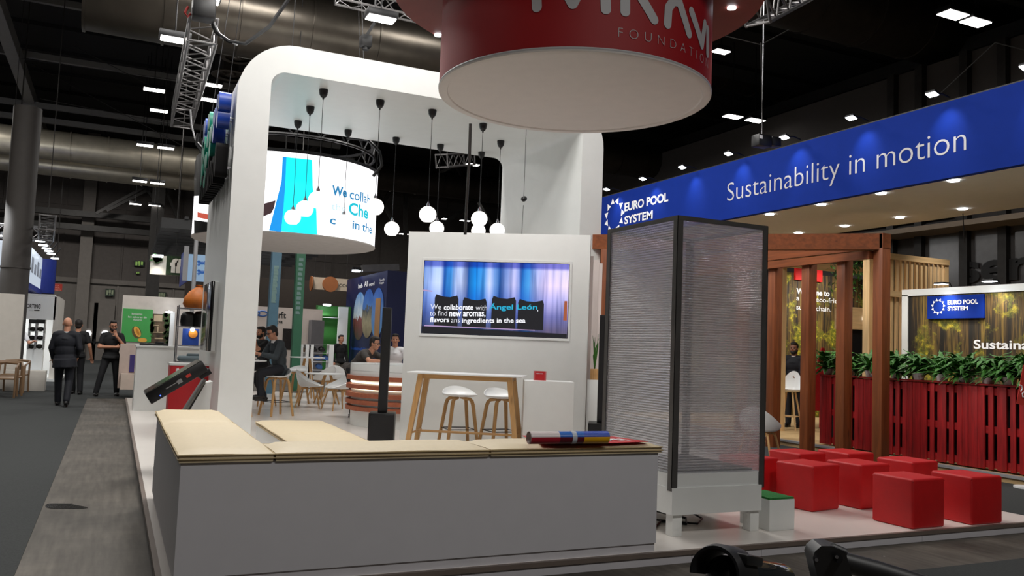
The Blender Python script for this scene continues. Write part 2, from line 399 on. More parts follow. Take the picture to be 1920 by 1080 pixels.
# ------------------------------------------------------------------ hall flood lights
def flood(px, py, wpx, hpx, label, z=9.6):
    c = at_z(px, py, z)
    if c.y > 43: c = at_y(px, py, 46 if py > 360 else 43); z = c.z
    D = (c-CP).dot(CF); wd = wpx/FPX*D
    d = max(.25, min(.55, wd*.55))
    t = thing('flood_light', label, 'ceiling light', c, 0, 'flood lights under the hall roof')
    B().box((0, 0, .07), (wd+.06, d+.06, .12), bev=.015).build('housing', BLACKM, t)
    B().box((0, 0, 0), (wd, d, .02)).build('diffuser', LAMPG, t)
    B().cyl((0, 0, .12), (0, 0, 12.19-z), .015, n=6).build('hanger', BLACKM, t)
FL = [(289, 169, 36, 9, 'slim lit flood light left of the slanted truss, upper left of four'), (298, 208, 30, 14, 'square lit flood light just left of the lower end of the slanted truss'),
 (399, 160, 32, 18, 'bright flood light right of the slanted truss, upper of two'), (389, 187, 34, 18, 'bright flood light right of the slanted truss, lower of two'),
 (272, 273, 28, 7, 'slim lamp above the silver ducts, left of the pair', 8.6), (311, 278, 28, 7, 'slim lamp above the silver ducts, right of the pair', 8.6),
 (262, 340, 24, 5, 'slim lamp just under the silver ducts, left of the pair', 7.3), (295, 344, 24, 5, 'slim lamp just under the silver ducts, right of the pair', 7.3),
 (254, 383, 20, 4, 'small far lamp low before the back wall, left of the pair'), (290, 386, 20, 4, 'small far lamp low before the back wall, right of the pair'),
 (714, 36, 52, 28, 'large bright flood light above the arch beam, left of the red sign', 7.2), (328, 75, 50, 22, 'large bright flood light at the upper left of the slanted truss', 7.0),
 (1374, 219, 34, 11, 'warm flood light right of the red drum, left of the pair'), (1416, 226, 34, 11, 'warm flood light right of the red drum, right of the pair'),
 (1787, 28, 52, 20, 'large warm flood light at the upper right, left of the pair'), (1829, 42, 52, 20, 'large warm flood light at the upper right, right of the pair'),
 (1352, 97, 30, 12, 'flood light half hidden by the edge of the brown ring'),
 (886, 309, 24, 12, 'bright flood light under the small truss inside the arch'),
 (912, 365, 21, 6, 'slim far lamp inside the arch by its right leg, left of the pair'), (938, 369, 21, 6, 'slim far lamp inside the arch by its right leg, right of the pair'),
 (838, 411, 18, 5, 'small far lamp low inside the arch, left of the pair above the panel'), (872, 414, 18, 5, 'small far lamp low inside the arch, right of the pair above the panel'),
 (757, 439, 16, 5, 'faint far lamp at the top left corner of the white panel'), (401, 3, 18, 10, 'small bright lamp beside the hoist at the top edge', 7.0)]
for f in FL: flood(*f)

# ------------------------------------------------------------------ trusses
def truss(a, b, s, label, name='lighting_truss', step=None, mat=TRUSSM, r=.025):
    a, b = V(a), V(b); d = (b-a); L = d.length; x = d.normalized(); y = V((0, 0, 1)).cross(x)
    if y.length < .01: y = V((1, 0, 0))
    y.normalize(); z = x.cross(y)
    t = thing(name, label, 'truss', a); Q = lambda u, i, j: x*u+y*(i*s/2)+z*(j*s/2)
    for i, j in ((-1, -1), (1, -1), (1, 1), (-1, 1)): B().cyl(Q(0, i, j), Q(L, i, j), r, n=8).build('chord', mat, t)
    n = max(2, round(L/(step or s))); lc = B(); cs = [(-1, -1), (1, -1), (1, 1), (-1, 1)]
    for k in range(n):
        u0, u1 = L*k/n, L*(k+1)/n
        for q in range(4):
            c0, c1 = cs[q], cs[(q+1) % 4]
            if k % 2: c0, c1 = c1, c0
            lc.cyl(Q(u0, *c0), Q(u1, *c1), r*.5, n=6)
    for u in (0, L):
        for q in range(4): lc.cyl(Q(u, *cs[q]), Q(u, *cs[(q+1) % 4]), r*.7, n=6)
    lc.build('lacing', mat, t)
    for u in (L*.2, L*.8):
        q = a+Q(u, 0, 0); B().cyl(Q(u, 0, .9), Q(u, 0, .9)+V((0, 0, 12.2-q.z-s*.45)), .008, n=6).build('hanging_wire', DARK, t)
    return t
truss(at_z(381, 55, 6.2), at_z(341, 222, 6.2), .4, 'slanted aluminium box truss hanging at the upper left beside the arch', step=.34)
hp = at_z(381, 30, 6.35)
hs = thing('chain_hoist', 'black chain hoist holding the upper end of the slanted truss', 'hoist', hp)
B().box((0, 0, .1), (.34, .28, .34), bev=.04).build('motor_body', BLACK, hs)
B().cyl((0, 0, .25), (0, 0, 5.4), .012, n=6).build('chain', CHROME, hs)
B().tube([(-.22, 0, .1), (-.26, 0, 0), (-.22, 0, -.06), (-.18, 0, 0)], .02).build('hook', plain('red_hook', (130, 30, 24), .5, .3), hs)
truss(at_d(630, -14, 17), at_d(870, 40, 17.5), .35, 'pale aluminium truss along the top edge above the arch beam')
truss(at_d(1418, 22, 10.5), at_d(1500, -18, 12), .3, 'short aluminium truss beside the right edge of the brown ring')
truss(at_d(828, 302, 20), at_d(880, 298, 21.5), .3, 'short bright truss above the flood light inside the arch')
# cables at the truss and hanging lines
def cable(pts, label, r=.012, mat=BLACKM, name='cable'):
    return tag(B().tube(pts, r, 6).build(name, mat), label, 'cable')
def px_line(l, z=None, d=None): return [at_d(x, y, d) for x, y in l]
cable(px_line([(393, 30), (405, 60), (430, 78), (460, 82), (505, 50), (540, 0), (548, -20)], d=13), 'thick black cable looping from the hoist across to the duct', .03)
cable(px_line([(395, 32), (415, 70), (445, 84)], d=13), 'grey cable sagging beside the hoist', .02, GREYP)
cable(px_line([(357, 205), (359, 235), (366, 262), (378, 275), (392, 270)], d=15.5), 'white cable loop hanging from the lower truss end', .016, GREYP)
cable(px_line([(372, 250), (368, 270), (380, 287), (394, 292)], d=15.5), 'black cable bundle hanging beside the coloured logo', .03)
for (a, b, d, lb) in (((40, 110), (330, 150), 24, 'thin steel wire from the roof beam towards the slanted truss'), ((60, 120), (345, 275), 26, 'long steel wire crossing below the slanted truss'),
                      ((75, 185), (360, 240), 28, 'steel wire running above the left column head'), ((135, 85), (300, 170), 25, 'faint steel wire under the dark roof at upper left'),
                      ((1427, 80), (1430, 258), 14, 'thin wire holding the hoist over the blue fascia'), ((1330, 60), (1427, 84), 14, 'wire from the brown ring to the hanging point'),
                      ((1427, 84), (1480, 55), 14, 'wire from the hanging point up to the right'), ((1866, 80), (1752, 186), 13, 'bridle wire to the second lamp of the blue fascia'), ((1866, 80), (1930, 96), 13, 'bridle wire running out at the right edge'),
                      ((1805, 392), (1808, 455), 15, 'thin cord hanging under the beige soffit')):
    cable(px_line([a, b], d=d), lb, .009, DARK)
hb = at_d(1428, 265, 14)
h2 = thing('chain_hoist', 'small black hoist hanging above the blue fascia', 'hoist', hb)
B().box((0, 0, 0), (.28, .2, .2), bev=.02).box((.26, 0, .02), (.2, .16, .16), bev=.02).build('motor_body', BLACK, h2)
B().box((-.1, -.101, .04), (.06, .005, .06)).build('rating_plate', LETW, h2); B().cyl((0, 0, .08), (0, 0, 12.15-hb.z), .008, n=6).build('chain', CHROME, h2)
h3 = thing('moving_head_lamp', 'black stage lamp hanging above the arch beam below the big flood light', 'stage lamp', at_d(686, 78, 15.5))
B().box((0, 0, 0), (.2, .2, .22), bev=.03).cyl((0, 0, -.1), (0, 0, -.16), .06).build('lamp_body', BLACK, h3)
B().bar((0, 0, .1), (.14, 0, .38), .05, .05).cyl((.14, 0, .38), (.14, 0, 1.6), .015).build('bracket', BLACK, h3)
# ================================================================== THE WHITE STAND
# portal arch: rounded outer profile pushed along y
AF, AB_ = 11.8, 14.95
AX0, AX1, AI0, AI1, AT, AU = 1.30, 7.10, 1.74, 6.70, 5.61, 5.21
def rpts(cx, cz, r, a0, a1, n=10): return [(cx+r*math.cos(R_(a0+(a1-a0)*k/n)), cz+r*math.sin(R_(a0+(a1-a0)*k/n))) for k in range(n+1)]
ro, ri = .78, .2
out = [(AX0, PZ)]+rpts(AX0+ro, AT-ro, ro, 180, 90)+rpts(AX1-ro, AT-ro, ro, 90, 0)+[(AX1, PZ)]
inn = [(AI0, PZ)]+rpts(AI0+ri, AU-ri, ri, 180, 90)+rpts(AI1-ri, AU-ri, ri, 90, 0)+[(AI1, PZ)]
arch = thing('portal_arch', 'large white rounded portal arch with pendant lamps under its beam', 'arch', ((AX0+AX1)/2, (AF+AB_)/2, PZ)); setmw(arch)
b = B(); N = len(out); off = V(arch.location)
ring = [[b.bm.verts.new(V((x, y, z))-off) for x, z in pl] for y in (AF, AB_) for pl in (out, inn)]
for i in range(N-1):
    for f in ((ring[0][i], ring[0][i+1], ring[1][i+1], ring[1][i]), (ring[2][i], ring[3][i], ring[3][i+1], ring[2][i+1]),
              (ring[0][i], ring[2][i], ring[2][i+1], ring[0][i+1]), (ring[1][i], ring[1][i+1], ring[3][i+1], ring[3][i])): b.bm.faces.new(f)
for e in (0, N-1): b.bm.faces.new((ring[0][e], ring[1][e], ring[3][e], ring[2][e]))
b.build('arch_shell', WHITE, arch)
# standing coloured logo and dark letters on the aisle side of the arch, on pins
def side_letter(y0, y1, z0, z1, mat, shape, proud=.16, label=None):
    b = B(); x0 = AX0-.05-proud; z0 += .15 if shape == 'petal' else .4; z1 += .15 if shape == 'petal' else .4
    cy, cz = (y0+y1)/2, (z0+z1)/2; hy, hz = abs(y1-y0)/2, (z1-z0)/2
    def P(u, v): return V((x0, cy+u*hy, cz+v*hz))-off
    if shape == 'petal':
        for (du, dv, rr) in ((-.45, .45, .55), (.4, .5, .5), (0, -.35, .62)):
            b.prism([P(du+rr*math.cos(a), dv+rr*math.sin(a)) for a in [2*PI*k/20 for k in range(20)]], (proud, 0, 0))
    elif shape == 'I':
        rr = min(1, hy/hz)
        pl = [P(math.cos(R_(a)), 1-rr+rr*math.sin(R_(a))) for a in range(0, 181, 20)]+[P(math.cos(R_(a)), -(1-rr)+rr*math.sin(R_(a))) for a in range(180, 361, 20)]
        b.prism(pl, (proud, 0, 0))
    elif shape == 'n':
        pl = [P(math.cos(R_(a)), .2+.8*math.sin(R_(a))) for a in range(0, 181, 15)]+[P(-1, -1), P(-.55, -1)]+[P(-.55*math.cos(R_(a)), .15+.45*math.sin(R_(a))) for a in range(0, 181, 15)]+[P(.55, -1), P(1, -1)]
        b.prism(pl, (proud, 0, 0))
    ob = b.build('logo_letter', mat, arch)
    if label: ob['label'] = label
    for du in (-.5, .5): B().cyl(V((x0+proud, cy+du*hy, cz-hz*.4))-off, V((AX0+.01, cy+du*hy, cz-hz*.4))-off, .012, n=6).build('pin', CHROME, ob)
MATTE = plain('matte_black_acrylic', (9, 9, 10), .7, spec=.15)
def az(px, py, x=AX0-.25): p = at_x(px, py, x); return p.y, p.z
ya, za = az(425, 240); yb, zb = az(410, 265)
for (y0, y1, z0, z1, mt, sh, lb) in (
    (11.95, 12.35, 4.22, 4.72, COBALT, 'petal', 'blue logo shape'), (12.4, 12.75, 4.1, 4.6, COBALT, 'petal', 'blue logo shape'), (12.8, 13.2, 3.95, 4.45, TEAL, 'petal', 'green logo shape'),
    (13.25, 13.6, 4.2, 4.75, TEAL, 'petal', 'green logo shape'), (13.3, 13.8, 3.6, 4.15, TEAL, 'petal', 'green logo shape'), (13.85, 14.35, 3.7, 4.5, TEAL, 'petal', 'green logo shape'), (13.9, 14.3, 4.3, 4.8, COBALT, 'petal', 'blue logo shape'),
    (11.95, 12.1, 3.28, 3.75, MATTE, 'I', 'black letter'), (12.2, 12.45, 3.22, 3.62, MATTE, 'n', 'black letter'), (12.55, 12.8, 3.22, 3.62, MATTE, 'n', 'black letter'), (12.9, 13.05, 3.22, 3.75, MATTE, 'I', 'black letter'),
    (13.15, 13.4, 3.22, 3.62, MATTE, 'n', 'black letter'), (13.5, 13.75, 3.22, 3.62, MATTE, 'n', 'black letter'), (13.85, 14.1, 3.22, 3.62, MATTE, 'n', 'black letter'), (14.2, 14.35, 3.22, 3.75, MATTE, 'I', 'black letter')):
    side_letter(y0, y1, z0, z1, mt, sh, .16, lb)

# pendant lamps: cup at the ceiling, cord, glass globe
def cup_canopy(bm, c=(0, 0, 0), r=.065): bm.lathe([(.001, 0), (r, 0), (r*1.02, -.02), (r*.9, -.075), (r*.55, -.115), (.015, -.125), (.012, -.15), (.001, -.15)], 20, c)
# cup pixel on the underside, globe pixel
PEND = [((607, 168), (597, 375), 'highest of the three overlapping before the round screen'),
        ((582, 200), (566, 391), 'middle one of the three overlapping before the round screen'),
        ((559, 227), (546, 407), 'lowest of the three overlapping before the round screen'),
        ((713, 188), (705, 388), 'globe at the right edge of the round screen'), ((653, 244), (644, 416), 'globe before the lettering of the round screen'),
        ((743, 258), (734, 429), 'globe hanging low between the round screen and the white panel'), ((811, 206), (801, 402), 'globe above the left part of the white panel, higher of two'),
        ((826, 271), (819, 428), 'peeking over the white panel below a higher globe'), ((903, 285), (892, 432), 'mostly hidden behind the panel and the big middle globe'), ((906, 232), (894, 410), 'big globe hanging above the middle of the white panel beside a cable'),
        ((939, 264), (935, 432), 'half sunk behind the white panel near the arch right leg')]
proto = None
for (cx, cy), (gx, gy), lb in PEND:
    c = at_z(cx, cy, AU); g = at_y(gx, gy, c.y); L = AU-g.z; D = (c-CP).dot(CF)
    t = thing('pendant_lamp', 'glass pendant lamp: '+lb, 'pendant lamp', (c.x, c.y, AU-.001), 0, 'globe pendants under the arch beam')
    b = B(); cup_canopy(b); b.build('canopy', BLACK, t)
    B().tube([(0, 0, -.14), (0, 0, -L*.5), (0, 0, -L+.16)], .0045, 6).build('cord', BLACK, t)
    B().cyl((0, 0, -L+.11), (0, 0, -L+.17), .028, n=14).cyl((0, 0, -L+.165), (0, 0, -L+.2), .012, n=10).build('lamp_holder', CHROME, t)
    r = .135
    prof = [(.03, -L+.115)]+[(r*math.cos(R_(a)), -L+r*math.sin(R_(a))*.97) for a in range(75, -56, -10)]+[(.075, -L-.112)]
    B().lathe(prof, 28).build('globe', GLOBE, t)
# the loose black cup on its cord before the right leg
c = at_y(986, 262, 12.3); c.z = AU-.55
t = thing('pendant_fitting', 'loose black ceiling cup hanging on its cord before the arch right leg', 'pendant lamp', (c.x, 12.3, c.z))
g = at_y(987, 374, 12.3)
B().tube([(0, 0, .55), (0, 0, g.z-c.z)], .004, 6).tube([(0, 0, g.z-c.z-.1), (-.01, 0, -1.3)], .004, 6).build('cord', BLACK, t)
b = B(); b.ball((0, 0, g.z-c.z), .045, (1, 1, .95)).ball((.018, 0, g.z-c.z+.01), .04); b.build('cup', BLACK, t)
# supply cable bundle hanging inside
cable([at_d(882, 232, 12), at_d(880, 300, 12), at_d(876, 360, 12), at_d(872, 440, 12)], 'bundle of grey cables hanging down behind the white panel', .022, DARK)

# ------------------------------------------------------------------ red hanging drum with its brown ring
DC = at_d(1075, 185, 8.5); DRr = 503/2/FPX*8.5
drum = thing('hanging_drum_sign', 'big red hanging drum sign with white lettering and pale underside', 'hanging sign', DC); setmw(drum)
DRED = plain('red_fabric_print', (158, 12, 20), .6, var=.02)
B().lathe([(DRr, .02), (DRr, 1.35)], 96).build('drum_wall', DRED, drum)
B().lathe([(.001, .012), (DRr-.09, .012), (DRr-.08, .0), (DRr-.004, .0), (DRr+.004, .004), (DRr+.004, .022)], 96).build('underside', plain('stretched_fabric', (214, 208, 202), .8, var=.02), drum)
B().lathe([(DRr+.004, .018), (DRr+.008, .03), (DRr+.004, .04)], 96).build('rim', LETG, drum)
RZ = at_d(1085, -1, 8.5).z-DC.z; RR = 336/FPX*8.75
B().lathe([(DRr-.02, RZ), (RR, RZ), (RR, RZ+.42), (.02, RZ+.42)], 96).build('ring', plain('ring_brown_red', (120, 52, 40), .6, var=.05), drum)
for i, (px, py) in enumerate(((822, 65), (1372, 14), (1085, 60), (900, -70), (1250, -80))):
    q = at_z(px, py, DC.z+RZ)-DC
    B().cyl((q.x, q.y, RZ-.012), (q.x, q.y, RZ+.02), .045, n=18).build('downlight', SPOTG, drum)
    l = spot((DC.x+q.x, DC.y+q.y, DC.z+RZ-.03), (DC.x+q.x, DC.y+q.y, 0), 45, 100, .8, (1, .9, .8), .04)
for a in range(0, 360, 90):
    B().cyl((RR*.7*math.cos(R_(a+40)), RR*.7*math.sin(R_(a+40)), RZ+.4), (RR*.7*math.cos(R_(a+40)), RR*.7*math.sin(R_(a+40)), 12.2-DC.z), .008, n=6).build('hanging_wire', CHROME, drum)
def on_drum(px, py, rad=DRr):
    d = ray(px, py); o = CP-DC; A = d.x*d.x+d.y*d.y; Bq = o.x*d.x+o.y*d.y; Cq = o.x*o.x+o.y*o.y-rad*rad
    dis = Bq*Bq-A*Cq
    if dis < 0: s = -Bq/A
    else: s = (-Bq-math.sqrt(dis))/A
    p = o+d*s; return math.atan2(p.y, p.x), p.z
def drum_pt(a, z, lift=.006): return V(((DRr+lift)*math.cos(a), (DRr+lift)*math.sin(a), z))
def stroke(pxs, wd, name):        # a rounded brush stroke bent round the drum
    P = [on_drum(x, y) for x, y in pxs]; P = [(a*DRr, z) for a, z in P]
    fine = []
    for (p, q) in zip(P, P[1:]):
        n = max(2, int(math.dist(p, q)/.02))
        for k in range(n): fine.append((p[0]+(q[0]-p[0])*k/n, p[1]+(q[1]-p[1])*k/n))
    fine.append(P[-1]); h = wd/2; b = B()
    def add(pl): b.face([drum_pt(s/DRr, z) for s, z in pl])
    for p, q in zip(fine, fine[1:]):
        dx, dz = q[0]-p[0], q[1]-p[1]; L = math.hypot(dx, dz); nx, nz = -dz/L*h, dx/L*h
        add([(p[0]+nx, p[1]+nz), (q[0]+nx, q[1]+nz), (q[0]-nx, q[1]-nz), (p[0]-nx, p[1]-nz)])
    for c in (P[0], P[-1])+tuple(P[1:-1]): add([(c[0]+h*math.cos(2*PI*k/18), c[1]+h*math.sin(2*PI*k/18)) for k in range(18)])
    return b.build(name, LETG, drum, smooth=0)
for pl in ([(1007, 14), (1003, -100), (1040, -55), (1074, 8), (1106, -55), (1130, -98), (1136, 18)], [(1172, 22), (1172, -98), (1215, -96), (1228, -60), (1205, -38), (1186, -30), (1226, 37)],
           [(1251, 45), (1253, 15), (1262, 2), (1273, 4), (1291, 63)], [(1296, 22), (1315, 84), (1321, 45)], [(1326, 56), (1325.5, 100)]):
    stroke(pl, .088, 'logo_letter')
(a0, z0), (a1, z1) = on_drum(1159, 69), on_drum(1326, 134)
dz = (on_drum(1163, 53)[1]-on_drum(1163, 70)[1])
if a1 < a0: a1 += 2*PI
zb = (z0+z1)/2
text_on('FOUNDATION', drum, (0, 0, 0), (1, 0, 0), (0, 1, 0), 1, 1, LETG, bold=-.026, spacing=1.75, mapf=lambda a, b_: DC+drum_pt(a0+(a1-a0)*a, z0+(z1-z0)*a*.0+b_*dz))

# ------------------------------------------------------------------ the white panel with its screen, turned towards the visitor
WL, WA = V((3.94, 12.16, 0)), R_(-32.4)
WU = V((math.cos(WA), math.sin(WA), 0)); WN = V((WU.y, -WU.x, 0)); UP = V((0, 0, 1))
WW = (at_p(1108, 441, WL, WN)-WL).dot(WU); WH = at_p(767, 434, WL, WN).z
pan = thing('screen_wall', 'tall white panel wall with a large video screen set in', 'display wall', WL+UP*PZ, WA); setmw(pan)
B().box((WW/2, .07, (WH-PZ)/2), (WW, .14, WH-PZ), bev=.004).build('panel', WHITE, pan)
B().box((WW-.03, .24, (WH-PZ)/2), (.05, .2, WH-PZ-.02)).build('side_return', OFFWHITE, pan)
def wl(px, py): q = at_p(px, py, WL, WN)-WL; return q.dot(WU), q.z-PZ
(tx0, tz1), (tx1, tz0) = wl(796, 488), wl(1064, 633)
tz0 = (wl(790, 627)[1]+tz0)/2
fr = B()
f = .035
for a, c in (((tx0-f, -.012, tz0-f), (tx1+f, .0, tz0)), ((tx0-f, -.012, tz1), (tx1+f, 0, tz1+f)), ((tx0-f, -.012, tz0), (tx0, 0, tz1)), ((tx1, -.012, tz0), (tx1+f, 0, tz1))): fr.span(a, c)
scr = B().span((tx0, -.006, tz0), (tx1, .004, tz1)).build('screen', BLACKG, pan)
fr.build('screen_frame', WHITE2, scr)
def tv_mat():
    m, t, p = base_mat('blue_bottles_video'); tc = nd(t, 'ShaderNodeTexCoord'); sp = nd(t, 'ShaderNodeSeparateXYZ'); t.links.new(tc.outputs['Generated'], sp.inputs[0])
    n = nd(t, 'ShaderNodeTexNoise', Scale=26.0, Detail=2.0); mp = nd(t, 'ShaderNodeMapping'); mp.inputs['Scale'].default_value = (1, .0, .03)
    t.links.new(tc.outputs['Generated'], mp.inputs[0]); t.links.new(mp.outputs[0], n.inputs['Vector'])
    st = [(0, (120, 150, 205)), (.06, (170, 190, 235)), (.11, (200, 215, 245)), (.14, (30, 90, 170)), (.19, (60, 150, 220)), (.23, (190, 205, 240)), (.27, (205, 215, 245)), (.31, (20, 80, 150)), (.36, (20, 140, 220)),
          (.42, (70, 150, 215)), (.46, (195, 205, 240)), (.49, (110, 150, 210)), (.53, (30, 90, 160)), (.58, (130, 150, 205)), (.63, (200, 195, 235)), (.68, (30, 110, 190)), (.73, (70, 150, 215)), (.79, (190, 190, 232)), (.84, (225, 205, 240)), (1, (238, 216, 240))]
    r = ramp_of(t, sp.outputs['X'], st)
    r2 = ramp_of(t, n.outputs['Fac'], [(.35, (150, 165, 190)), (.5, (235, 240, 250)), (.65, (255, 255, 255))])
    mx = nd(t, 'ShaderNodeMix', data_type='RGBA', blend_type='MULTIPLY'); mx.inputs[0].default_value = .75
    t.links.new(r.outputs[0], mx.inputs[6]); t.links.new(r2.outputs[0], mx.inputs[7])
    r3 = ramp_of(t, sp.outputs['Z'], [(0, (22, 24, 40)), (.1, (46, 52, 92)), (.28, (90, 110, 165)), (.5, (190, 205, 238)), (.7, (255, 255, 255)), (.9, (235, 245, 255)), (.94, (96, 112, 200)), (1, (90, 104, 196))])
    m2 = nd(t, 'ShaderNodeMix', data_type='RGBA', blend_type='MULTIPLY'); m2.inputs[0].default_value = .88
    t.links.new(mx.outputs[2], m2.inputs[6]); t.links.new(r3.outputs[0], m2.inputs[7])
    p.inputs['Base Color'].default_value = (.01, .01, .01, 1); p.inputs['Roughness'].default_value = .3
    t.links.new(m2.outputs[2], p.inputs['Emission Color']); p.inputs['Emission Strength'].default_value = 1.3
    return m
B().span((tx0+.008, -.008, tz0+.008), (tx1-.008, -.0055, tz1-.008)).build('video_picture', tv_mat(), scr)
SX, SZ = tx1-tx0, tz1-tz0
def sp(u, v, lift=.0095): return (tx0+u*SX, -lift, tz0+v*SZ)
DKV = glow('video_dark', (12, 14, 24), .9)
g = B()
for (u0, u1, top) in ((.085, .25, .53), (.28, .445, .5), (.48, .645, .53), (.66, .835, .5)):
    g.face([sp(u0, .1), sp(u1, .1), sp(u1, top-.05), sp(u1-.01, top), sp(u1-.06, top-.025), sp(u0+.06, top-.02), sp(u0+.01, top+.01), sp(u0, top-.04)])
g.face([sp(.005, .008), sp(.995, .008), sp(.995, .06), sp(.005, .1)])
g.build('video_dark_glasses', DKV, scr)
g = B()
for (u0, u1, v0, v1) in ((.02, .78, .1, .115), (.0, .065, .58, .6)): g.face([sp(u0, v0, .0105), sp(u1, v0-.01, .0105), sp(u1, v1-.015, .0105), sp(u0, v1, .0105)])
g.build('video_rim_light', glow('video_pink', (190, 160, 205), .9), scr)
B().face([sp(.968, .24, .01), sp(.992, .24, .01), sp(.99, .5, .01), sp(.972, .5, .01)]).build('video_amber', glow('video_amber', (180, 96, 60), .8), scr)
VT = glow('video_white_text', (245, 246, 252), 1.1); VC = glow('video_cyan_text', (30, 176, 214), 1.0)
def tvtext(body, x0, x1, yb, h, mat, bold):
    P = at_p(x0, yb, WL-WN*-.012, WN); Q = at_p(x1, yb, WL+WN*.012, WN)
    text_on(body, scr, P, WU, UP, (Q-P).dot(WU), h, mat, bold, 0, n=WN)
scr_m = pan.matrix_world
scr.matrix_parent_inverse = Matrix(); 
def tvt(body, x0, x1, yb, hpx, mat, bold):
    P = at_p(x0, yb, WL+WN*.013, WN); Q = at_p(x1, yb, WL+WN*.013, WN); T = at_p(x0, yb-hpx, WL+WN*.013, WN)
    vs_, fs_ = text_mesh(body, bold); xa = min(p.x for p in vs_); xb = max(p.x for p in vs_); ya = min(p.y for p in vs_); yb_ = max(p.y for p in vs_)
    inv = pan.matrix_world.inverted(); U = (Q-P); Wv = UP*(T-P).z
    me = bpy.data.meshes.new('lettering'); me.from_pydata([inv @ (P+U*((p.x-xa)/(xb-xa))+Wv*((p.y-ya)/(yb_-ya))) for p in vs_], [], fs_); me.materials.append(mat)
    o = bpy.data.objects.new('lettering', me); COL.objects.link(o); o.parent = scr
for a in (('We', 807, 827, 580, 10, VT, -.01), ('collaborate', 832, 887, 581, 10, VT, .022), ('with', 892, 913, 582, 10, VT, -.01), ('Ángel León', 917, 1007, 583.5, 15, VC, .02), (',', 1007.5, 1009, 585, 4, VT, 0),
          ('to find', 806, 838, 592, 9.5, VT, -.01), ('new aromas,', 842, 910, 595.5, 11, VT, .022), ('flavors', 806, 842, 604, 9.5, VT, .022), ('ans', 845.5, 862, 604.5, 6.5, VT, -.01), ('ingredients in the sea', 866, 985, 608, 11.5, VT, .022)):
    tvt(*a)
# white upright slats running back from the panel's end
SD = V((.56, .83, 0))
sl = thing('slat_screen', 'screen of white upright slats behind the end of the white panel', 'slat screen', (6.35, 10.95, PZ)); setmw(sl)
for k in range(3):
    q = V((.07+.33*k, .0+.375*k, 0))
    B().box((q.x, q.y, 1.42-.0), (.09, .05, 2.84), Matrix.Rotation(WA, 3, 'Z')).build('slat', plain('pinkish_white_slat', (214, 202, 198), .5, var=.02), sl)
B().bar((.03, -.05, .03), (.74, .76, .03), .07, .06).build('base_rail', OFFWHITE, sl)

# ------------------------------------------------------------------ L-shaped tall bench, low bench and cushions
BX0, BX1, BY0, BYI, BYE, BZ = .385, 3.605, 5.10, 5.56, 8.0, .79
bench = thing('corner_bench', 'long white L-shaped bench block in the foreground under beige cushions', 'bench', (BX0, BY0, PZ)); setmw(bench)
ox = V((BX0, BY0, PZ)); bb = B()
poly = [(BX0, BY0), (BX1, BY0), (BX1, BYI), (BX0+.5, BYI), (BX0+.5, BYE), (BX0, BYE)]
bb.prism([V((x, y, PZ+.06))-ox for x, y in poly], (0, 0, BZ-PZ-.06)); bb.build('bench_body', plain('bench_white', (206, 205, 210), .5, var=.015), bench)
pb = B(); ins = [(BX0+.012, BY0+.012), (BX1-.004, BY0+.012), (BX1-.004, BYI-.01), (BX0+.49, BYI-.01), (BX0+.49, BYE-.01), (BX0+.012, BYE-.01)]
pb.prism([V((x, y, PZ))-ox for x, y in ins], (0, 0, .06)); pb.build('plinth', RISER, bench)
def cushion(x0, x1, y0, y1, z, label, h=.068):
    t = thing('seat_cushion', label, 'cushion', ((x0+x1)/2, (y0+y1)/2, z), 0, 'beige bench cushions'); sx, sy = (x1-x0), (y1-y0)
    b = B(); bm = b.bm
    nx, ny = max(6, int(sx/.06)), max(6, int(sy/.06)); top = []
    for i in range(nx+1):
        row = []
        for j in range(ny+1):
            u, v = i/nx, j/ny; e = min(u*sx, (1-u)*sx, v*sy, (1-v)*sy)
            zz = h-.022*math.exp(-e/.03)+.003*math.sin(9*u*sx+2*v)*math.sin(7*v*sy+1)
            row.append(bm.verts.new(((u-.5)*sx, (v-.5)*sy, zz)))
        top.append(row)
    for i in range(nx):
        for j in range(ny): bm.faces.new((top[i][j], top[i+1][j], top[i+1][j+1], top[i][j+1]))
    loop = [top[i][0] for i in range(nx)]+[top[nx][j] for j in range(ny)]+[top[i][ny] for i in range(nx, 0, -1)]+[top[0][j] for j in range(ny, 0, -1)]
    prev = loop
    for (ins_, zz) in ((-.004, h-.03), (-.002, .022), (-.002, .02), (.004, .0)):
        cur = []
        for v0 in loop:
            x, y = v0.co.x, v0.co.y
            cur.append(bm.verts.new((x-math.copysign(ins_, x) if abs(abs(x)-sx/2) < 1e-6 else x, y-math.copysign(ins_, y) if abs(abs(y)-sy/2) < 1e-6 else y, zz)))
        for k in range(len(loop)): bm.faces.new((prev[k], prev[(k+1) % len(loop)], cur[(k+1) % len(loop)], cur[k]))
        prev = cur
    bm.faces.new(prev[::-1])
    b.build('cushion_body', CUSH, t, 50)
    q = B(); e = .006
    for zz in (h-.026, .02): q.tube([(-sx/2-e+.002, -sy/2-e+.002, zz), (sx/2+e-.002, -sy/2-e+.002, zz), (sx/2+e-.002, sy/2+e-.002, zz), (-sx/2-e+.002, sy/2+e-.002, zz), (-sx/2-e+.002, -sy/2-e+.002, zz)], .004, 6)
    q.build('piping', plain('beige_piping', (190, 168, 126), .6), t); return t
cushion(BX0-.015, BX0+.505, BY0-.02, 6.86, BZ, 'beige cushion at the corner of the tall bench, running away along the aisle')
cushion(BX0-.012, BX0+.505, 6.87, BYE+.01, BZ, 'beige cushion at the far end of the tall bench beside the tilted touch screen')
cushion(BX0+.515, 2.265, BY0-.02, BYI, BZ, 'long middle beige cushion on the front of the tall bench')
cushion(2.275, BX1+.02, BY0-.02, BYI, BZ, 'beige cushion at the right end of the tall bench, under the red sheet')
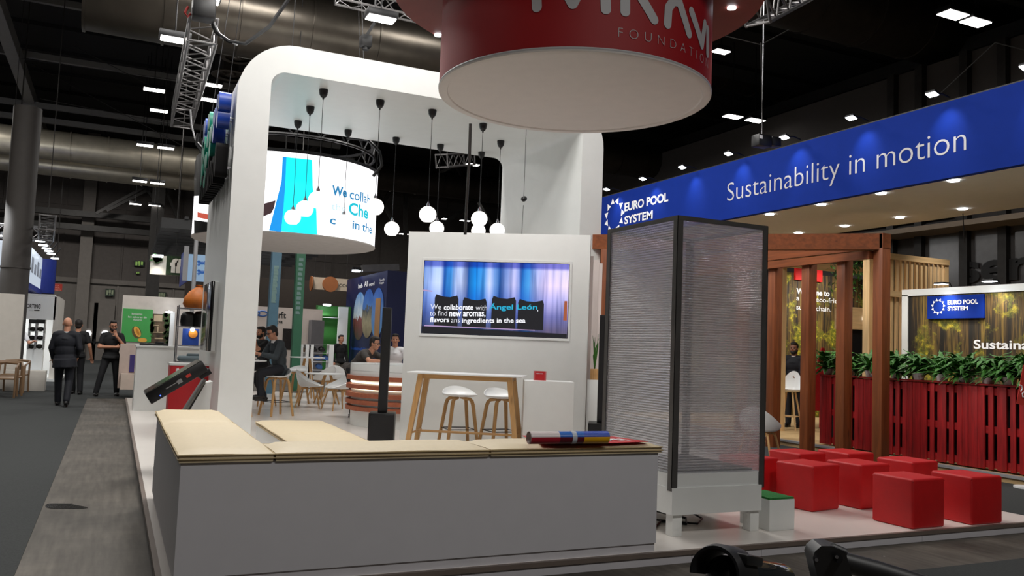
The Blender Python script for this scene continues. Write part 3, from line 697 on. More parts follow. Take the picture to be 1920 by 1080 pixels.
lb = thing('low_bench', 'low white bench behind the front bench, under a long beige cushion', 'bench', (2.05, 9.3, PZ))
B().box((0, 0, .175), (.8, 2.9, .35), bev=.004).build('bench_body', WHITE, lb)
cushion(1.64, 2.46, 8.3, 9.2, PZ+.352, 'beige cushion on the low inner bench, nearer of its two'); cushion(1.64, 2.46, 9.21, 10.75, PZ+.352, 'beige cushion on the low inner bench, farther of its two')
# red sheet and rolled poster
rs = B(); pts = [at_z(x, y, .866) for x, y in ((978, 817), (1152, 819), (1216, 828.5), (1150, 831), (1015, 832))]
rs.prism(pts, (0, 0, .0025)); sheet = tag(rs.build('red_sheet', REDP), 'red printed sheet lying under the rolled poster on the bench', 'poster')
text_on('MI', sheet, at_z(1140, 826.5, .8690), V((1, .0, 0)), V((-.25, .97, 0)), .2, .12, LETW, .03, .0008, n=UP)
pr = thing('rolled_poster', 'rolled up printed poster with red, blue and yellow bands lying on the bench', 'poster', at_z(1066, 832, .869)+UP*.042, -.02)
L2 = .30
RP = plain('poster_red', (170, 24, 44), .3); BP = plain('poster_blue', (30, 100, 190), .3); YP = plain('poster_yellow', (228, 170, 20), .3); WP = plain('poster_white', (220, 208, 208), .3)
def half(x0, x1, r, a0, a1, m, nm):
    b = B(); n = 16
    ps = [[b.bm.verts.new((x, r*math.cos(R_(a0+(a1-a0)*k/n)), r*math.sin(R_(a0+(a1-a0)*k/n)))) for k in range(n+1)] for x in (x0, x1)]
    for k in range(n): b.bm.faces.new((ps[0][k], ps[0][k+1], ps[1][k+1], ps[1][k]))
    return b.build(nm, m, pr)
r = .042
for (x0, x1, up, dn) in ((-L2, -.085, WP, RP), (-.085, .10, BP, plain('poster_maroon', (96, 20, 34), .3)), (.10, L2, plain('poster_royal', (50, 80, 180), .3), YP)):
    half(x0, x1, r, 10, 170, up, 'printed_band'); half(x0, x1, r, 170, 370, dn, 'printed_band')
half(.01, .045, r+.0015, 0, 360, plain('clear_tape', (190, 196, 205), .15), 'paper_sleeve')
b = B()
for ri in (.0415, .034, .027): 
    b.cyl((-L2+.002, 0, 0), (L2-.002, 0, 0), ri, n=24, caps=False)
b.build('inner_turns', WP, pr)
# ================================================================== FURNITURE ON THE STAND
def shell(t, hfun, rin, rout, z0, name='seat', mat=None, th=.012, dome=.012, backlean=0.0):
    b = B(); bm = b.bm; n = 40; rings = []
    ts = [0, .25, .45, .6, .68, .76, .84, .92, 1.0]
    for q in ts:
        rg = []
        for k in range(n):
            a = 2*PI*k/n
            if q <= .6: rho = q/.6*rin; z = dome*(q/.6)**2
            else:
                s = (q-.6)/.4; rho = rin+(rout-rin)*math.sin(s*PI/2); z = dome+hfun(a)*(1-math.cos(s*PI/2))
            ly = -backlean*max(0, z-.1)
            rg.append((rho*math.cos(a)*1.04, rho*math.sin(a)+(-ly if math.sin(a) > 0 else 0), z0+z))
        rings.append(rg)
    top = [[bm.verts.new(p) for p in rg] for rg in rings[1:]]; c = bm.verts.new((0, 0, z0))
    for k in range(n):
        bm.faces.new((c, top[0][k], top[0][(k+1) % n]))
        for i in range(len(top)-1): bm.faces.new((top[i][k], top[i+1][k], top[i+1][(k+1) % n], top[i][(k+1) % n]))
    bmesh.ops.recalc_face_normals(bm, faces=bm.faces[:])
    bmesh.ops.solidify(bm, geom=bm.faces[:], thickness=th)
    return b.build(name, mat or WHITE2, t, 50)
def stool_hfun(a): s = math.sin(a); return .028+.105*max(0, s)**1.2
def make_stool(label, seat=.70, mat=OAK, loc=(0, 0, 0), rz=0):       # low-backed counter stool; back towards +y
    t = thing('bar_stool', label, 'bar stool', loc, rz, 'white shell bar stools')
    shell(t, stool_hfun, .16, .24, seat)
    for sx in (-1, 1):
        for sy in (-1, 1):
            B().tube([(sx*.225, sy*.225, 0), (sx*.15, sy*.15, seat-.1), (sx*.137, sy*.137, seat-.05), (sx*.115, sy*.115, seat-.022), (sx*.03, sy*.03, seat-.008)], [.022, .027, .027, .024, .018], 10).build('leg', mat, t)
    zf = .26; q = .195
    B().tube([(-q, -q, zf), (q, -q, zf), (q, q, zf), (-q, q, zf), (-q, -q, zf)], .007, 6).build('footrest', BLACKM, t); return t
def arm_h(a): s = math.sin(a); return .03+.19*max(0, (s+.75)/1.75)**.9+.14*max(0, s)**2
def make_chair(label, loc, rz, seat=.43, mat=OAK, group='white shell chairs'):
    t = thing('shell_chair', label, 'chair', loc, rz, group)
    shell(t, arm_h, .19, .285, seat, backlean=.12)
    for sx in (-1, 1):
        for sy in (-1, 1):
            B().tube([(sx*.25, sy*.25, 0), (sx*.17, sy*.17, seat-.06), (sx*.15, sy*.15, seat-.02), (sx*.05, sy*.05, seat-.006)], [.014, .018, .018, .014], 10).build('leg', mat, t)
    B().bar((-.17, -.17, seat-.03), (.17, .17, seat-.03), .03, .02).bar((-.17, .17, seat-.03), (.17, -.17, seat-.03), .03, .02).build('seat_frame', mat, t); return t

# bar table before the white panel
ta = WA
TC = at_z(877, 699, 1.165); 
tb = thing('bar_table', 'tall narrow white topped bar table with splayed oak legs before the white panel', 'table', (0, 0, PZ), ta)
pL = at_d(775, 822, 12.15); pR = at_d(972, 822, 11.45); mid = (at_z(790, 690, 1.16)+at_z(960, 703, 1.16))/2
tcx = at_p(877, 700, WL+WN*1.05, WN); tb.location = (tcx.x, tcx.y, PZ); setmw(tb)
ht = tcx.z-PZ
b = B(); b.box((0, 0, ht-.012), (1.56, .56, .024), bev=.008); b.build('table_top', WHITE2, tb)
for sx in (-1, 1):
    for sy in (-1, 1):
        B().tube([(sx*.74, sy*.27, 0), (sx*.60, sy*.20, ht-.03)], [.042, .05], 4).build('leg', OAK, tb)
ap = B()
for sy in (-1, 1): ap.bar((-.61, sy*.2, ht-.055), (.61, sy*.2, ht-.055), .03, .06)
for sx in (-1, 1): ap.bar((sx*.61, -.2, ht-.055), (sx*.61, .2, ht-.055), .03, .06)
ap.build('apron', OAKX, tb)
st = B()
for sx in (-1, 1): st.tube([(sx*.7, -.25, .24), (sx*.66, -.2, .25), (sx*.66, .2, .25), (sx*.7, .25, .24)], .014)
st.tube([(-.68, 0, .25), (.68, 0, .25)], .016); st.build('stretcher', OAKX, tb)
sto = make_stool('white bar stool with wooden legs behind the bar table, nearer its middle')
q = at_p(862, 745, WL+WN*.62, WN); sto.location = (q.x, q.y, PZ); sto.rotation_euler = (0, 0, ta+.5)
q = at_p(940, 750, WL+WN*.62, WN); dup(sto, (q.x, q.y, PZ), ta+.6, 'white bar stool with wooden legs behind the right end of the bar table')
# white pedestal with small red acrylic sign
pd = thing('display_pedestal', 'plain white square pedestal beside the bar table, small red sign on top', 'pedestal', (0, 0, PZ), ta+R_(9))
q = at_p(1028, 714, WL+WN*1.0, WN); pd.location = (q.x, q.y, PZ); setmw(pd); phh = q.z-PZ
B().box((0, 0, phh/2), (.66, .42, phh), bev=.004).build('pedestal_body', WHITE, pd)
sg = thing('acrylic_sign', 'small red table sign in a clear holder on the white pedestal', 'table sign', (q.x, q.y, PZ+phh), ta); setmw(sg)
qq = at_p(1001, 709, WL+WN*1.0, WN)
sg.location = (at_p(1012, 709, WL+WN*1.0, WN).x, at_p(1012, 709, WL+WN*1.0, WN).y, PZ+phh); setmw(sg)
B().box((0, 0, .065), (.13, .006, .12)).build('red_card', REDP, sg); B().box((0, .02, .06), (.17, .03, .13)).build('clear_block', plain('clear_red_acrylic', (206, 110, 112), .15), sg)
t0 = sg.matrix_world @ V((-.045, -.004, .085)); text_on('MIRAVIA', sg, t0, WU, UP, .09, .014, LETW, .01, .001, n=WN)
# column loudspeakers
def speaker(loc, rz, label, h=1.92):
    t = thing('column_speaker', label, 'loudspeaker', loc, rz, 'black column loudspeakers')
    B().box((0, 0, .22), (.36, .44, .44), bev=.012).build('subwoofer', BLACK, t)
    B().box((0, -.221, .22), (.31, .006, .38)).build('speaker_grille', plain('black_grille', (24, 24, 26), .6, .2, var=.4, scale=220), t)
    B().box((0, -.02, .44+(h-.44)/2), (.13, .16, h-.44), bev=.012).build('column', BLACK, t)
    B().box((0, -.102, .44+(h-.44)/2), (.11, .005, h-.5)).build('column_grille', plain('black_grille', (24, 24, 26), .6, .2), t)
    return t
q = at_z(716, 800, .30); 
q = at_d(716, 800, 11.9); speaker((q.x, q.y, PZ), R_(-20), 'tall black column loudspeaker left of the white panel')
q = at_d(1124, 800, 11.6); sp2 = speaker((q.x+.03, q.y, PZ), R_(-32), 'tall black column loudspeaker between the white slats and the clear cabinet')
# shelf with a plant pot behind that speaker
q = at_d(1112, 712, 12.4)
wsf = thing('white_cabinet', 'small white cabinet by the white slats with a potted plant on it', 'cabinet', (q.x+.02, q.y, PZ), WA)
B().box((0, 0, (q.z-PZ)/2), (.20, .2, q.z-PZ), bev=.004).build('cabinet_body', WHITE, wsf)
pt = thing('potted_plant', 'thin green plant in a small wooden pot on the white cabinet', 'plant', (q.x+.02, q.y, q.z), WA)
B().box((0, 0, .08), (.12, .12, .16), bev=.006).build('pot', OAK, pt)
pb = B()
for k in range(7): pb.tube([(0, 0, .15), (.02*math.cos(k), .02*math.sin(k), .35), (.05*math.cos(k*2), .05*math.sin(k*2), .55+.02*k)], [.008, .012, .002], 5)
pb.build('leaves', FERN, pt)

# ------------------------------------------------------------------ round reception desk
dk = at_d(760, 790, 14.9); dk.z = PZ
desk = thing('reception_desk', 'round white reception desk with curved wooden slats and a light strip', 'desk', dk); setmw(desk)
dz_ = at_d(690, 684, 13.9).z-PZ
B().lathe([(.001, 0), (.97, 0), (.97, dz_-.24), (.001, dz_-.24)], 56).build('desk_body', WHITE, desk)
B().lathe([(.94, dz_-.24), (1.0, dz_-.24), (1.0, dz_-.12), (.985, dz_-.118), (1.0, dz_-.115), (1.0, dz_), (.7, dz_), (.7, dz_-.05)], 56).build('counter_top', WHITE2, desk)
zs = [at_d(690, y, 13.85).z-PZ for y in (711, 728, 744, 757.5, 770)]
for z in zs: B().lathe([(.96, z-.036), (1.06, z-.036), (1.06, z+.036), (.96, z+.036)], 56).build('slat', TERRA, desk)
for z in ((zs[1]+zs[2])/2+.035, (zs[0]+zs[1])/2): B().lathe([(.972, z-.012), (.985, z-.012), (.985, z+.012), (.972, z+.012)], 56).build('light_strip', glow('warm_strip', (255, 240, 205), 3.5), desk)

# chairs and tables inside the stand
def loc_at(px, py, z=PZ): p = at_z(px, py, z); return V((p.x, p.y, z))
c1 = make_chair('white shell chair nearest to the seated person in the suit, its back to the left', loc_at(579, 764), R_(70))
dup(c1, loc_at(633, 769), R_(-75), 'white shell chair beside the round reception desk')
dup(c1, loc_at(604, 746), R_(-150), 'white shell chair at the far side of the low oval table')
dup(c1, loc_at(628, 742), R_(160), 'white shell chair pulled close to the reception desk, farther back')
s1 = make_stool('white bar stool carrying the person in the charcoal suit', .70, OAK, loc_at(517, 779), R_(-70))
dup(s1, loc_at(552, 757), R_(-40), 'white bar stool half hidden behind the seated person in the suit')
def round_table(loc, rx, ry, h, label, high=False):
    t = thing('cafe_table', label, 'table', loc)
    b = B(); b.prism([(rx*math.cos(a), ry*math.sin(a), h-.02) for a in [2*PI*k/36 for k in range(36)]], (0, 0, .02)); b.build('table_top', WHITE2, t)
    for k in range(4):
        a = PI/4+k*PI/2; B().tube([(rx*.62*math.cos(a), ry*.62*math.sin(a), 0), (.08*math.cos(a), .08*math.sin(a), h-.02)], .018, 8).build('leg', OAK, t)
    return t
round_table(loc_at(612, 757), .55, .45, at_d(615, 707, 17.2).z-PZ, 'low oval white table between the shell chairs')
q = loc_at(572, 748); round_table(q, .42, .42, at_d(572, 673, 18.3).z-PZ, 'tall round white table before the white shelf unit')
q = loc_at(478, 782); t2 = round_table(q+V((-.25, .15, 0)), .42, .42, 1.02, 'tall white table half hidden by the arch left leg, where the suited person works')
lp = thing('laptop', 'open pale laptop before the person in the charcoal suit', 'laptop', q+V((-.1, .1, 1.022)), R_(75))
B().box((0, 0, .008), (.32, .22, .014), bev=.004).build('keyboard_base', GREYP, lp)
B().bar((0, .11, .01), (0, .17, .23), .32, .01, up=V((1, 0, 0))).build('screen_lid', plain('pale_lid', (200, 196, 190), .4), lp)

# ------------------------------------------------------------------ clear corrugated cabinet on white legs
def poly_mat():
    m, t, p = base_mat('twin_wall_polycarbonate'); out = t.nodes['Material Output']
    tc = nd(t, 'ShaderNodeTexCoord'); wv = nd(t, 'ShaderNodeTexWave', wave_type='BANDS', bands_direction='Z', Scale=15.0); t.links.new(tc.outputs['Object'], wv.inputs['Vector'])
    nz = nd(t, 'ShaderNodeTexNoise', Scale=1.6, Detail=2.0); t.links.new(tc.outputs['Object'], nz.inputs['Vector'])
    b = nd(t, 'ShaderNodeBump', Strength=.55, Distance=.012); t.links.new(wv.outputs['Fac'], b.inputs['Height'])
    b2 = nd(t, 'ShaderNodeBump', Strength=.25, Distance=.12); t.links.new(nz.outputs['Fac'], b2.inputs['Height']); t.links.new(b.outputs[0], b2.inputs['Normal'])
    tr = nd(t, 'ShaderNodeBsdfTransparent'); tr.inputs[0].default_value = (.96, .96, .97, 1)
    rf = nd(t, 'ShaderNodeBsdfRefraction', Roughness=.12, IOR=1.15); rf.inputs[0].default_value = (.96, .96, .97, 1); t.links.new(b.outputs[0], rf.inputs['Normal'])
    df = nd(t, 'ShaderNodeBsdfTranslucent'); df.inputs[0].default_value = (.9, .9, .92, 1)
    dr = nd(t, 'ShaderNodeBsdfDiffuse'); dr.inputs[0].default_value = (.9, .9, .92, 1)
    gl = nd(t, 'ShaderNodeBsdfAnisotropic', Roughness=.55); gl.inputs[0].default_value = (.95, .95, .97, 1); t.links.new(b.outputs[0], gl.inputs['Normal'])
    md = nd(t, 'ShaderNodeMixShader'); md.inputs[0].default_value = .5; t.links.new(df.outputs[0], md.inputs[1]); t.links.new(dr.outputs[0], md.inputs[2])
    m1 = nd(t, 'ShaderNodeMixShader'); m1.inputs[0].default_value = .3; t.links.new(tr.outputs[0], m1.inputs[1]); t.links.new(rf.outputs[0], m1.inputs[2])
    rr = nd(t, 'ShaderNodeMapRange'); rr.inputs[3].default_value = .02; rr.inputs[4].default_value = .13; t.links.new(wv.outputs['Fac'], rr.inputs[0])
    m2 = nd(t, 'ShaderNodeMixShader'); t.links.new(rr.outputs[0], m2.inputs[0]); t.links.new(m1.outputs[0], m2.inputs[1]); t.links.new(md.outputs[0], m2.inputs[2])
    m3 = nd(t, 'ShaderNodeMixShader'); m3.inputs[0].default_value = .1
    t.links.new(m2.outputs[0], m3.inputs[1]); t.links.new(gl.outputs[0], m3.inputs[2]); t.links.new(m3.outputs[0], out.inputs['Surface'])
    t.nodes.remove(p); return m
POLY = poly_mat()
KX0, KX1, KY0, KY1 = 3.985, 4.905, 5.45, 6.50
KT = at_y(1272, 404, KY0).z; KB = .575
kb = thing('clear_cabinet', 'tall clear corrugated plastic cabinet with dark metal corners on a white base', 'display cabinet', ((KX0+KX1)/2, (KY0+KY1)/2, PZ)); setmw(kb)
ko = V(kb.location); KM = plain('grey_angle_metal', (92, 90, 88), .45, .5, var=.12)
hx, hy = (KX1-KX0)/2, (KY1-KY0)/2
for (a, c) in (((-hx, -hy+.004), (hx, -hy+.012)), ((-hx, hy-.012), (hx, hy-.004)), ((-hx+.004, -hy), (-hx+.012, hy)), ((hx-.012, -hy), (hx-.004, hy))):
    B().span((a[0], a[1], KB-PZ), (c[0], c[1], KT-PZ-.01)).build('clear_panel', POLY, kb)
B().span((-hx, -hy, KT-PZ-.012), (hx, hy, KT-PZ-.004)).build('clear_roof', POLY, kb)
for sx, sy in ((-1, -1), (1, -1), (1, 1), (-1, 1)):
    b = B(); x, y = sx*hx, sy*hy; lo = .44-PZ
    b.span((x-sx*.052, y+sy*.003, lo), (x+sx*.003, y-sy*.001, KT-PZ)).span((x-sx*.001, y-sy*.052, lo), (x+sx*.003, y+sy*.003, KT-PZ)); b.build('corner_post', KM, kb)
b = B()
for sy in (-1, 1): b.span((-hx, sy*hy, KT-PZ-.035), (hx, sy*(hy+.004), KT-PZ+.003))
for sx in (-1, 1): b.span((sx*hx, -hy, KT-PZ-.035), (sx*(hx+.004), hy, KT-PZ+.003))
b.build('top_rim', KM, kb)
b = B(); b.span((-hx+.006, -hy+.006, KB-PZ-.13), (hx-.006, hy-.006, KB-PZ-.005)).span((-hx-.0, -hy-.012, .17), (hx-.03, hy, KB-PZ-.11)); b.build('base_box', WHITE, kb)
for sx, sy in ((-1, -1), (1, -1), (1, 1), (-1, 1)):
    B().box((sx*(hx-.075)-.0, sy*(hy-.06), .087), (.09, .09, .174), bev=.003).build('leg', WHITE, kb)
B().box((.0, .0, KB-PZ+.005), (.8, .9, .02)).build('dark_floor_tray', plain('tray_grey', (80, 80, 82), .4), kb)
cable([V((3.75, 5.9, PZ+.012)), V((4.05, 5.75, PZ+.012)), V((4.25, 5.95, PZ+.012)), V((4.4, 5.8, PZ+.012)), V((4.55, 6.0, PZ+.012)), V((4.35, 6.2, PZ+.05)), V((4.3, 6.3, PZ+.17))], 'loose black cable on the white floor under the clear cabinet', .011)
cable([V((3.8, 6.0, PZ+.012)), V((4.2, 6.05, PZ+.012)), V((4.5, 5.78, PZ+.012)), V((4.68, 5.95, PZ+.012)), V((4.6, 6.25, PZ+.1))], 'second black cable snaking behind the first under the clear cabinet', .009)
sb = thing('step_block', 'low white block with a green turf top beside the clear cabinet base', 'step block', (5.08, 5.60, PZ))
B().box((0, 0, .125), (.27, .36, .25), bev=.003).build('block', WHITE, sb); B().box((0, 0, .258), (.26, .35, .016)).build('turf_top', plain('green_turf', (36, 120, 52), .9, var=.4, scale=80, bump=.6), sb)

# ------------------------------------------------------------------ red cube stools
def pouf(loc, rz, label, s=.43):
    t = thing('cube_stool', label, 'stool', loc, rz, 'red cube stools')
    B().box((0, 0, s/2+.002), (s, s, s+.004), bev=.022, seg=4).build('cushion_cube', RED, t)
    q = B(); h = s/2-.006
    q.tube([(-h, -h, s-.02), (h, -h, s-.02), (h, h, s-.02), (-h, h, s-.02), (-h, -h, s-.02)], .005, 6); q.build('piping', plain('red_piping', (170, 10, 16), .5), t); return t
PT = PZ+.425
def pouf_at(px, py, z, rz):       # sight line to the corner nearest the viewer
    c = at_z(px, py, z); a = R_(rz); return (c.x+.21*(math.cos(a)-math.sin(a)), c.y+.21*(math.sin(a)+math.cos(a)), PZ)
pf1 = pouf(pouf_at(1711.5, 993.5, PZ, 2), R_(2), 'red cube stool at the front edge, left of the two nearest', .42)
for (px, py, z, rz, lb) in ((1822, 985.5, PZ, 0, 'red cube stool at the front edge, right of the two nearest'), (1524, 961, PZ, 10, 'red cube stool beside the green topped step block'),
                         (1614, 956, PZ, 3, 'red cube stool in the middle, between the step block stool and the front ones'), (1711, 866.5, PT, 4, 'red cube stool behind the two front ones, right of the brown corner post'),
                         (1591, 850.5, PT, 4, 'red cube stool in the back row, by the foot of the third brown post'), (1500, 851, PT, 6, 'red cube stool in the back row, behind the one by the step block'), (1405, 861, PT, 6, 'red cube stool mostly hidden behind the clear cabinet')):
    dup(pf1, pouf_at(px, py, z, rz), R_(rz), lb)
wc = loc_at(1442, 842); wch = make_chair('white shell chair peeking out behind the clear cabinet by the brown posts', V((9.0, 10.3, PZ)), R_(120))
p = at_d(1440, 800, 12.3); wch.location = (p.x-.15, p.y, PZ if p.x < PX1 else .006)

# ------------------------------------------------------------------ brown pergola
GZ = .006
pg = thing('pergola', 'brown stained timber pergola with square posts behind the red stools', 'pergola', (10.25, 9.0, GZ)); setmw(pg)
po = V(pg.location); ZT = 3.4
PR = at_z(1655, 443, ZT); PL_ = at_z(1104, 441, ZT)
prx = at_z(1652, 443, ZT); 
posts = [(1652, 12.35 and None)]
rowx = 10.22
corner = V((at_x(1652, 700, 10.2).x, at_x(1652, 700, 10.2).y, 0))
rowp = [corner]+[V((10.2, at_x(px, 700, 10.2).y, 0)) for px in (1582, 1515, 1451, 1391)]
for i, c in enumerate(rowp):
    hgt = ZT-GZ if i == 0 else ZT-GZ-.26
    B().box((c.x-po.x, c.y-po.y, hgt/2), (.17, .17, hgt), bev=.006).build('post', BROWN, pg)
ZT2 = at_d(1652, 443, (corner-CP).dot(CF)).z
B().bar(corner-po+V((0, -.09, ZT-.11)), rowp[-1]-po+V((0, 1.2, ZT-.11)), .17, .22).build('side_beam', BROWNY, pg)
B().bar(rowp[0]-po+V((-.1, .1, ZT-.31)), rowp[-1]-po+V((-.1, 1.2, ZT-.31)), .1, .12).build('under_beam', BROWNY, pg)
d = (PL_-corner); d.z = 0; d.normalize()
B().bar(corner-po+V((0, 0, ZT-.12)), V((PL_.x, PL_.y, 0))-po+d*.2+V((0, 0, ZT-.12)), .16, .24).build('front_beam', BROWNX, pg)
for k in (.93,):
    q = corner+(V((PL_.x, PL_.y, 0))-corner)*k; B().box((q.x-po.x, q.y-po.y, (ZT-.24-GZ)/2), (.17, .17, ZT-.24-GZ), Matrix.Rotation(math.atan2(d.y, d.x), 3, 'Z'), .006).build('post', BROWN, pg)

# ================================================================== NEIGHBOUR STAND WITH THE BLUE FASCIA
EX = 10.6
ZB = at_x(1700, 348, EX).z; ZTP = at_x(1700, 212, EX).z
EY0, EY1 = 4.6, at_x(1110, 400, EX).y
fa = thing('blue_fascia', 'long blue overhead fascia with pale lettering, lit by small lamps along its top', 'fascia sign', (EX, (EY0+EY1)/2, ZB)); setmw(fa)
fo = V(fa.location)
B().span(V((EX, EY0, ZB))-fo, V((EX+.12, EY1, ZTP))-fo).build('blue_front', BLUE, fa)
B().span(V((EX+.12, EY0, ZB+.05))-fo, V((EX+.2, EY1, ZTP+.06))-fo).build('back_board', DARK, fa)
ez = (ZTP-ZB)
YV = V((0, -1, 0)); NX = V((-1, 0, 0))
def on_fascia(px, py): return at_x(px, py, EX)
def fascia_text(body, xa, ya, xb, yb_, hpx, mat, bold, sp_=1.0):     # baseline start/end pixels, cap height at start
    P = on_fascia(xa, ya); Q = on_fascia(xb, yb_); T = on_fascia(xa, ya-hpx)
    text_on(body, fa, V((EX, P.y, (P.z))), YV, UP, P.y-Q.y, T.z-P.z, mat, bold, .006, sp_, n=NX)
P = on_fascia(1366, 375); Q = on_fascia(1812, 272); hh = on_fascia(1366, 330).z-on_fascia(1366, 378).z
text_on('Sustainability in motion', fa, V((EX, on_fascia(1364, 370).y, on_fascia(1560, 346).z-.02)), YV, UP, on_fascia(1364, 370).y-on_fascia(1812, 280).y, .0+abs(on_fascia(1560, 297).z-on_fascia(1560, 349).z)*1.0, LETG, -.012, .006, 1.0, n=NX)
for bd, xa, ya, xb, h in (('EURO POOL', 1171, 397, 1253, 16), ('SYSTEM', 1171, 421, 1224, 15)):
    P = on_fascia(xa, ya); Q = on_fascia(xb, ya-14); T = on_fascia(xa, ya-h)
    text_on(bd, fa, V((EX, P.y, P.z)), YV, UP, P.y-Q.y, T.z-P.z, LETW, .03, .006, n=NX)
def ring_logo(parent, c, u, v, n, R, mat, lift=.006):
    b = B(); inv = parent.matrix_world.inverted()
    for k in range(11):
        a = 2*PI*k/11+.1; cc = c+u*(R*math.cos(a))+v*(R*math.sin(a)); rr = R*.27
        b.face([inv @ (cc+n*lift+u*(rr*math.cos(a+PI/2+.3+q*2*PI/3))+v*(rr*math.sin(a+PI/2+.3+q*2*PI/3))) for q in range(3)])
    return b.build('ring_logo', mat, parent, smooth=0)
lc = on_fascia(1152, 405); ring_logo(fa, V((EX, lc.y, lc.z)), YV, UP, NX, abs(on_fascia(1136, 405).y-lc.y)*.92, LETW)
FLP = [(1926, 150), (1748, 194), (1596, 239), (1471, 273), (1366, 302), (1279, 327), (1205, 348), (1137, 367)]
FNM = ['at the right edge of the picture', 'above the word motion', 'above the end of in', 'above the letters bility', 'above the start of Sustainability', 'left of the big lettering', 'above the words EURO POOL', 'above the ring logo']
for (px, py), nm in zip(FLP, FNM):
    p = at_x(px, py, EX-.35); y = p.y
    l = thing('fascia_lamp', 'small white lamp on the blue fascia top, '+nm, 'spotlight', (EX-.35, y, ZTP+.06), 0, 'lamps along the blue fascia')
    B().box((0, 0, 0), (.11, .16, .035), Matrix.Rotation(R_(20), 3, 'Y'), .005).build('lamp_head', BLACKM, l)
    B().box((-.004, 0, -.021), (.1, .15, .008), Matrix.Rotation(R_(20), 3, 'Y')).build('lamp_glass', SPOTG, l)
    B().tube([(.05, 0, .0), (.2, 0, .03), (.36, 0, 0)], .012, 6).build('lamp_arm', BLACKM, l)
    spot((EX-.35, y, ZTP+.03), (EX+.02, y, ZTP-.42), 34, 72, 1.0, (.85, .93, 1), .05)
# beige soffit behind the fascia with its downlights
sf = thing('soffit_canopy', 'beige flat canopy ceiling behind the blue fascia with round downlights', 'canopy', (EX+1.6, (EY0+EY1)/2, ZB+.04)); setmw(sf)
so = V(sf.location); SXE = at_z(1500, 447, ZB+.04).x
B().span(V((EX+.2, EY0, ZB+.04))-so, V((SXE, EY1, ZB+.16))-so).build('soffit_board', plain('beige_soffit', (224, 220, 214), .7, var=.02), sf)
for px, py in ((1443, 402), (1540, 384), (1652, 363), (1788, 339), (1497, 437), (1584, 424), (1687, 408), (1805, 392), (1950, 310)):
    q = at_z(px, py, ZB+.03)
    B().cyl((q.x-so.x, q.y-so.y, -.018), (q.x-so.x, q.y-so.y, .01), .075, n=20).build('downlight', SPOTG, sf)
    if px in (1540, 1652, 1788, 1687, 1805): spot((q.x, q.y, ZB), (q.x+.2, q.y, 0), 95, 110, .8, (1, .95, .88), .06)
# dark hall gallery behind: wall with louvres, glazing with big black letters
GX = 20.5
gw = B().span((GX, -2, 0), (GX+.3, 45, 10)); struct(gw.build('wall_gallery', plain('gallery_wall', (66, 62, 60), .8, var=.05)))
bx = B(); p = at_x(1660, 455, 19.5); q = at_x(1920, 408, 19.5)
struct(B().span((19.5, 4, q.z-.0), (GX, 40, p.z+.35)).build('trim_4', plain('gallery_band', (142, 128, 112), .7)))
for px in (1672, 1883, 1725, 1810):
    p = at_x(px, 480, 20.4); struct(B().span((20.3, p.y-.12, 0), (20.5, p.y+.12, 10)).build('mullion', DARK))
lv = thing('louvre_grille', 'dark louvred grille high on the gallery wall', 'grille', at_x(1620, 430, 20.4))
for k in range(5): B().box((0, 0, .16*k-.3), (.08, 6, .07)).build('louvre', BLACKM, lv)
Pn = at_x(1803, 532, 20.45); Qn = at_x(1990, 541, 20.45); Tn = at_x(1803, 492, 20.45)
gls = thing('wall_lettering', 'huge black letters high on the dark gallery glass behind the forest billboard', 'lettering', Pn); setmw(gls)
text_on('serv', gls, V((20.4, Pn.y, Pn.z)), YV, UP, Pn.y-Qn.y, abs(at_x(1803, 492, 20.4).z-Pn.z), plain('big_black_letter', (14, 13, 13), .6), .03, .0, n=NX, name='letters')
B().span((.02, -4, -1), (.06, 1.5, 1.4)).build('dark_glass', plain('dim_glass', (78, 76, 76), .2), gls)

# pallet planter
NZ = .1
PXX = 10.77
pal_h = at_x(1700, 711, PXX).z
yl_ = at_x(1538, 770, PXX).y
ys_ = [yl_-.905*k for k in range(6)]
names = ['farthest red pallet, half behind the brown posts', 'second red pallet from the brown posts', 'red pallet in the middle of the planter fence', 'red pallet right of the middle of the planter fence', 'nearest red pallet at the right edge of the picture']
p0 = None
for i in range(5):
    yc = (ys_[i]+ys_[i+1])/2
    if p0 is None:
        p0 = t = thing('red_pallet', 'red painted upright pallet: '+names[0], 'pallet', (PXX, yc, NZ), 0, 'red pallets of the planter fence'); b = B(); wd = .905; pal_h -= NZ
        edges = [0, .155, .25, .345, .5, .505, .66, .755, .85, .97]
        for (a, c) in ((.0, .15), (.152, .262), (.315, .395), (.45, .595), (.648, .728), (.782, .87), (.872, .965)):
            b.span((-.012, wd/2-a*.933, .02), (.012, wd/2-c*.933+.002, pal_h-.03), .003)
        b.build('deck_boards', REDW, t)
        for z in (.09, pal_h*.47, pal_h-.1): B().box((.06, 0, z), (.1, .896, .1)).build('stringer', REDWY, t)
        B().box((.10, 0, pal_h-.012), (.26, .9, .022)).build('top_board', REDWY, t)
        B().box((.22, 0, pal_h/2), (.02, .896, pal_h-.06)).build('back_lining', plain('dark_lining', (30, 8, 9), .8), t)
    else: dup(p0, (PXX, yc, NZ), 0, 'red painted upright pallet: '+names[i])
struct(B().span((10.62, 3.0, 0), (19, 17, NZ)).build('stage_floor', wood('pale_floor_wood', (196, 166, 120), .85, 'y', .5)))
struct(B().span((10.6, 3.0, NZ-.03), (10.7, 17, NZ+.003)).build('trim_5', GREYP))
pal_h += NZ
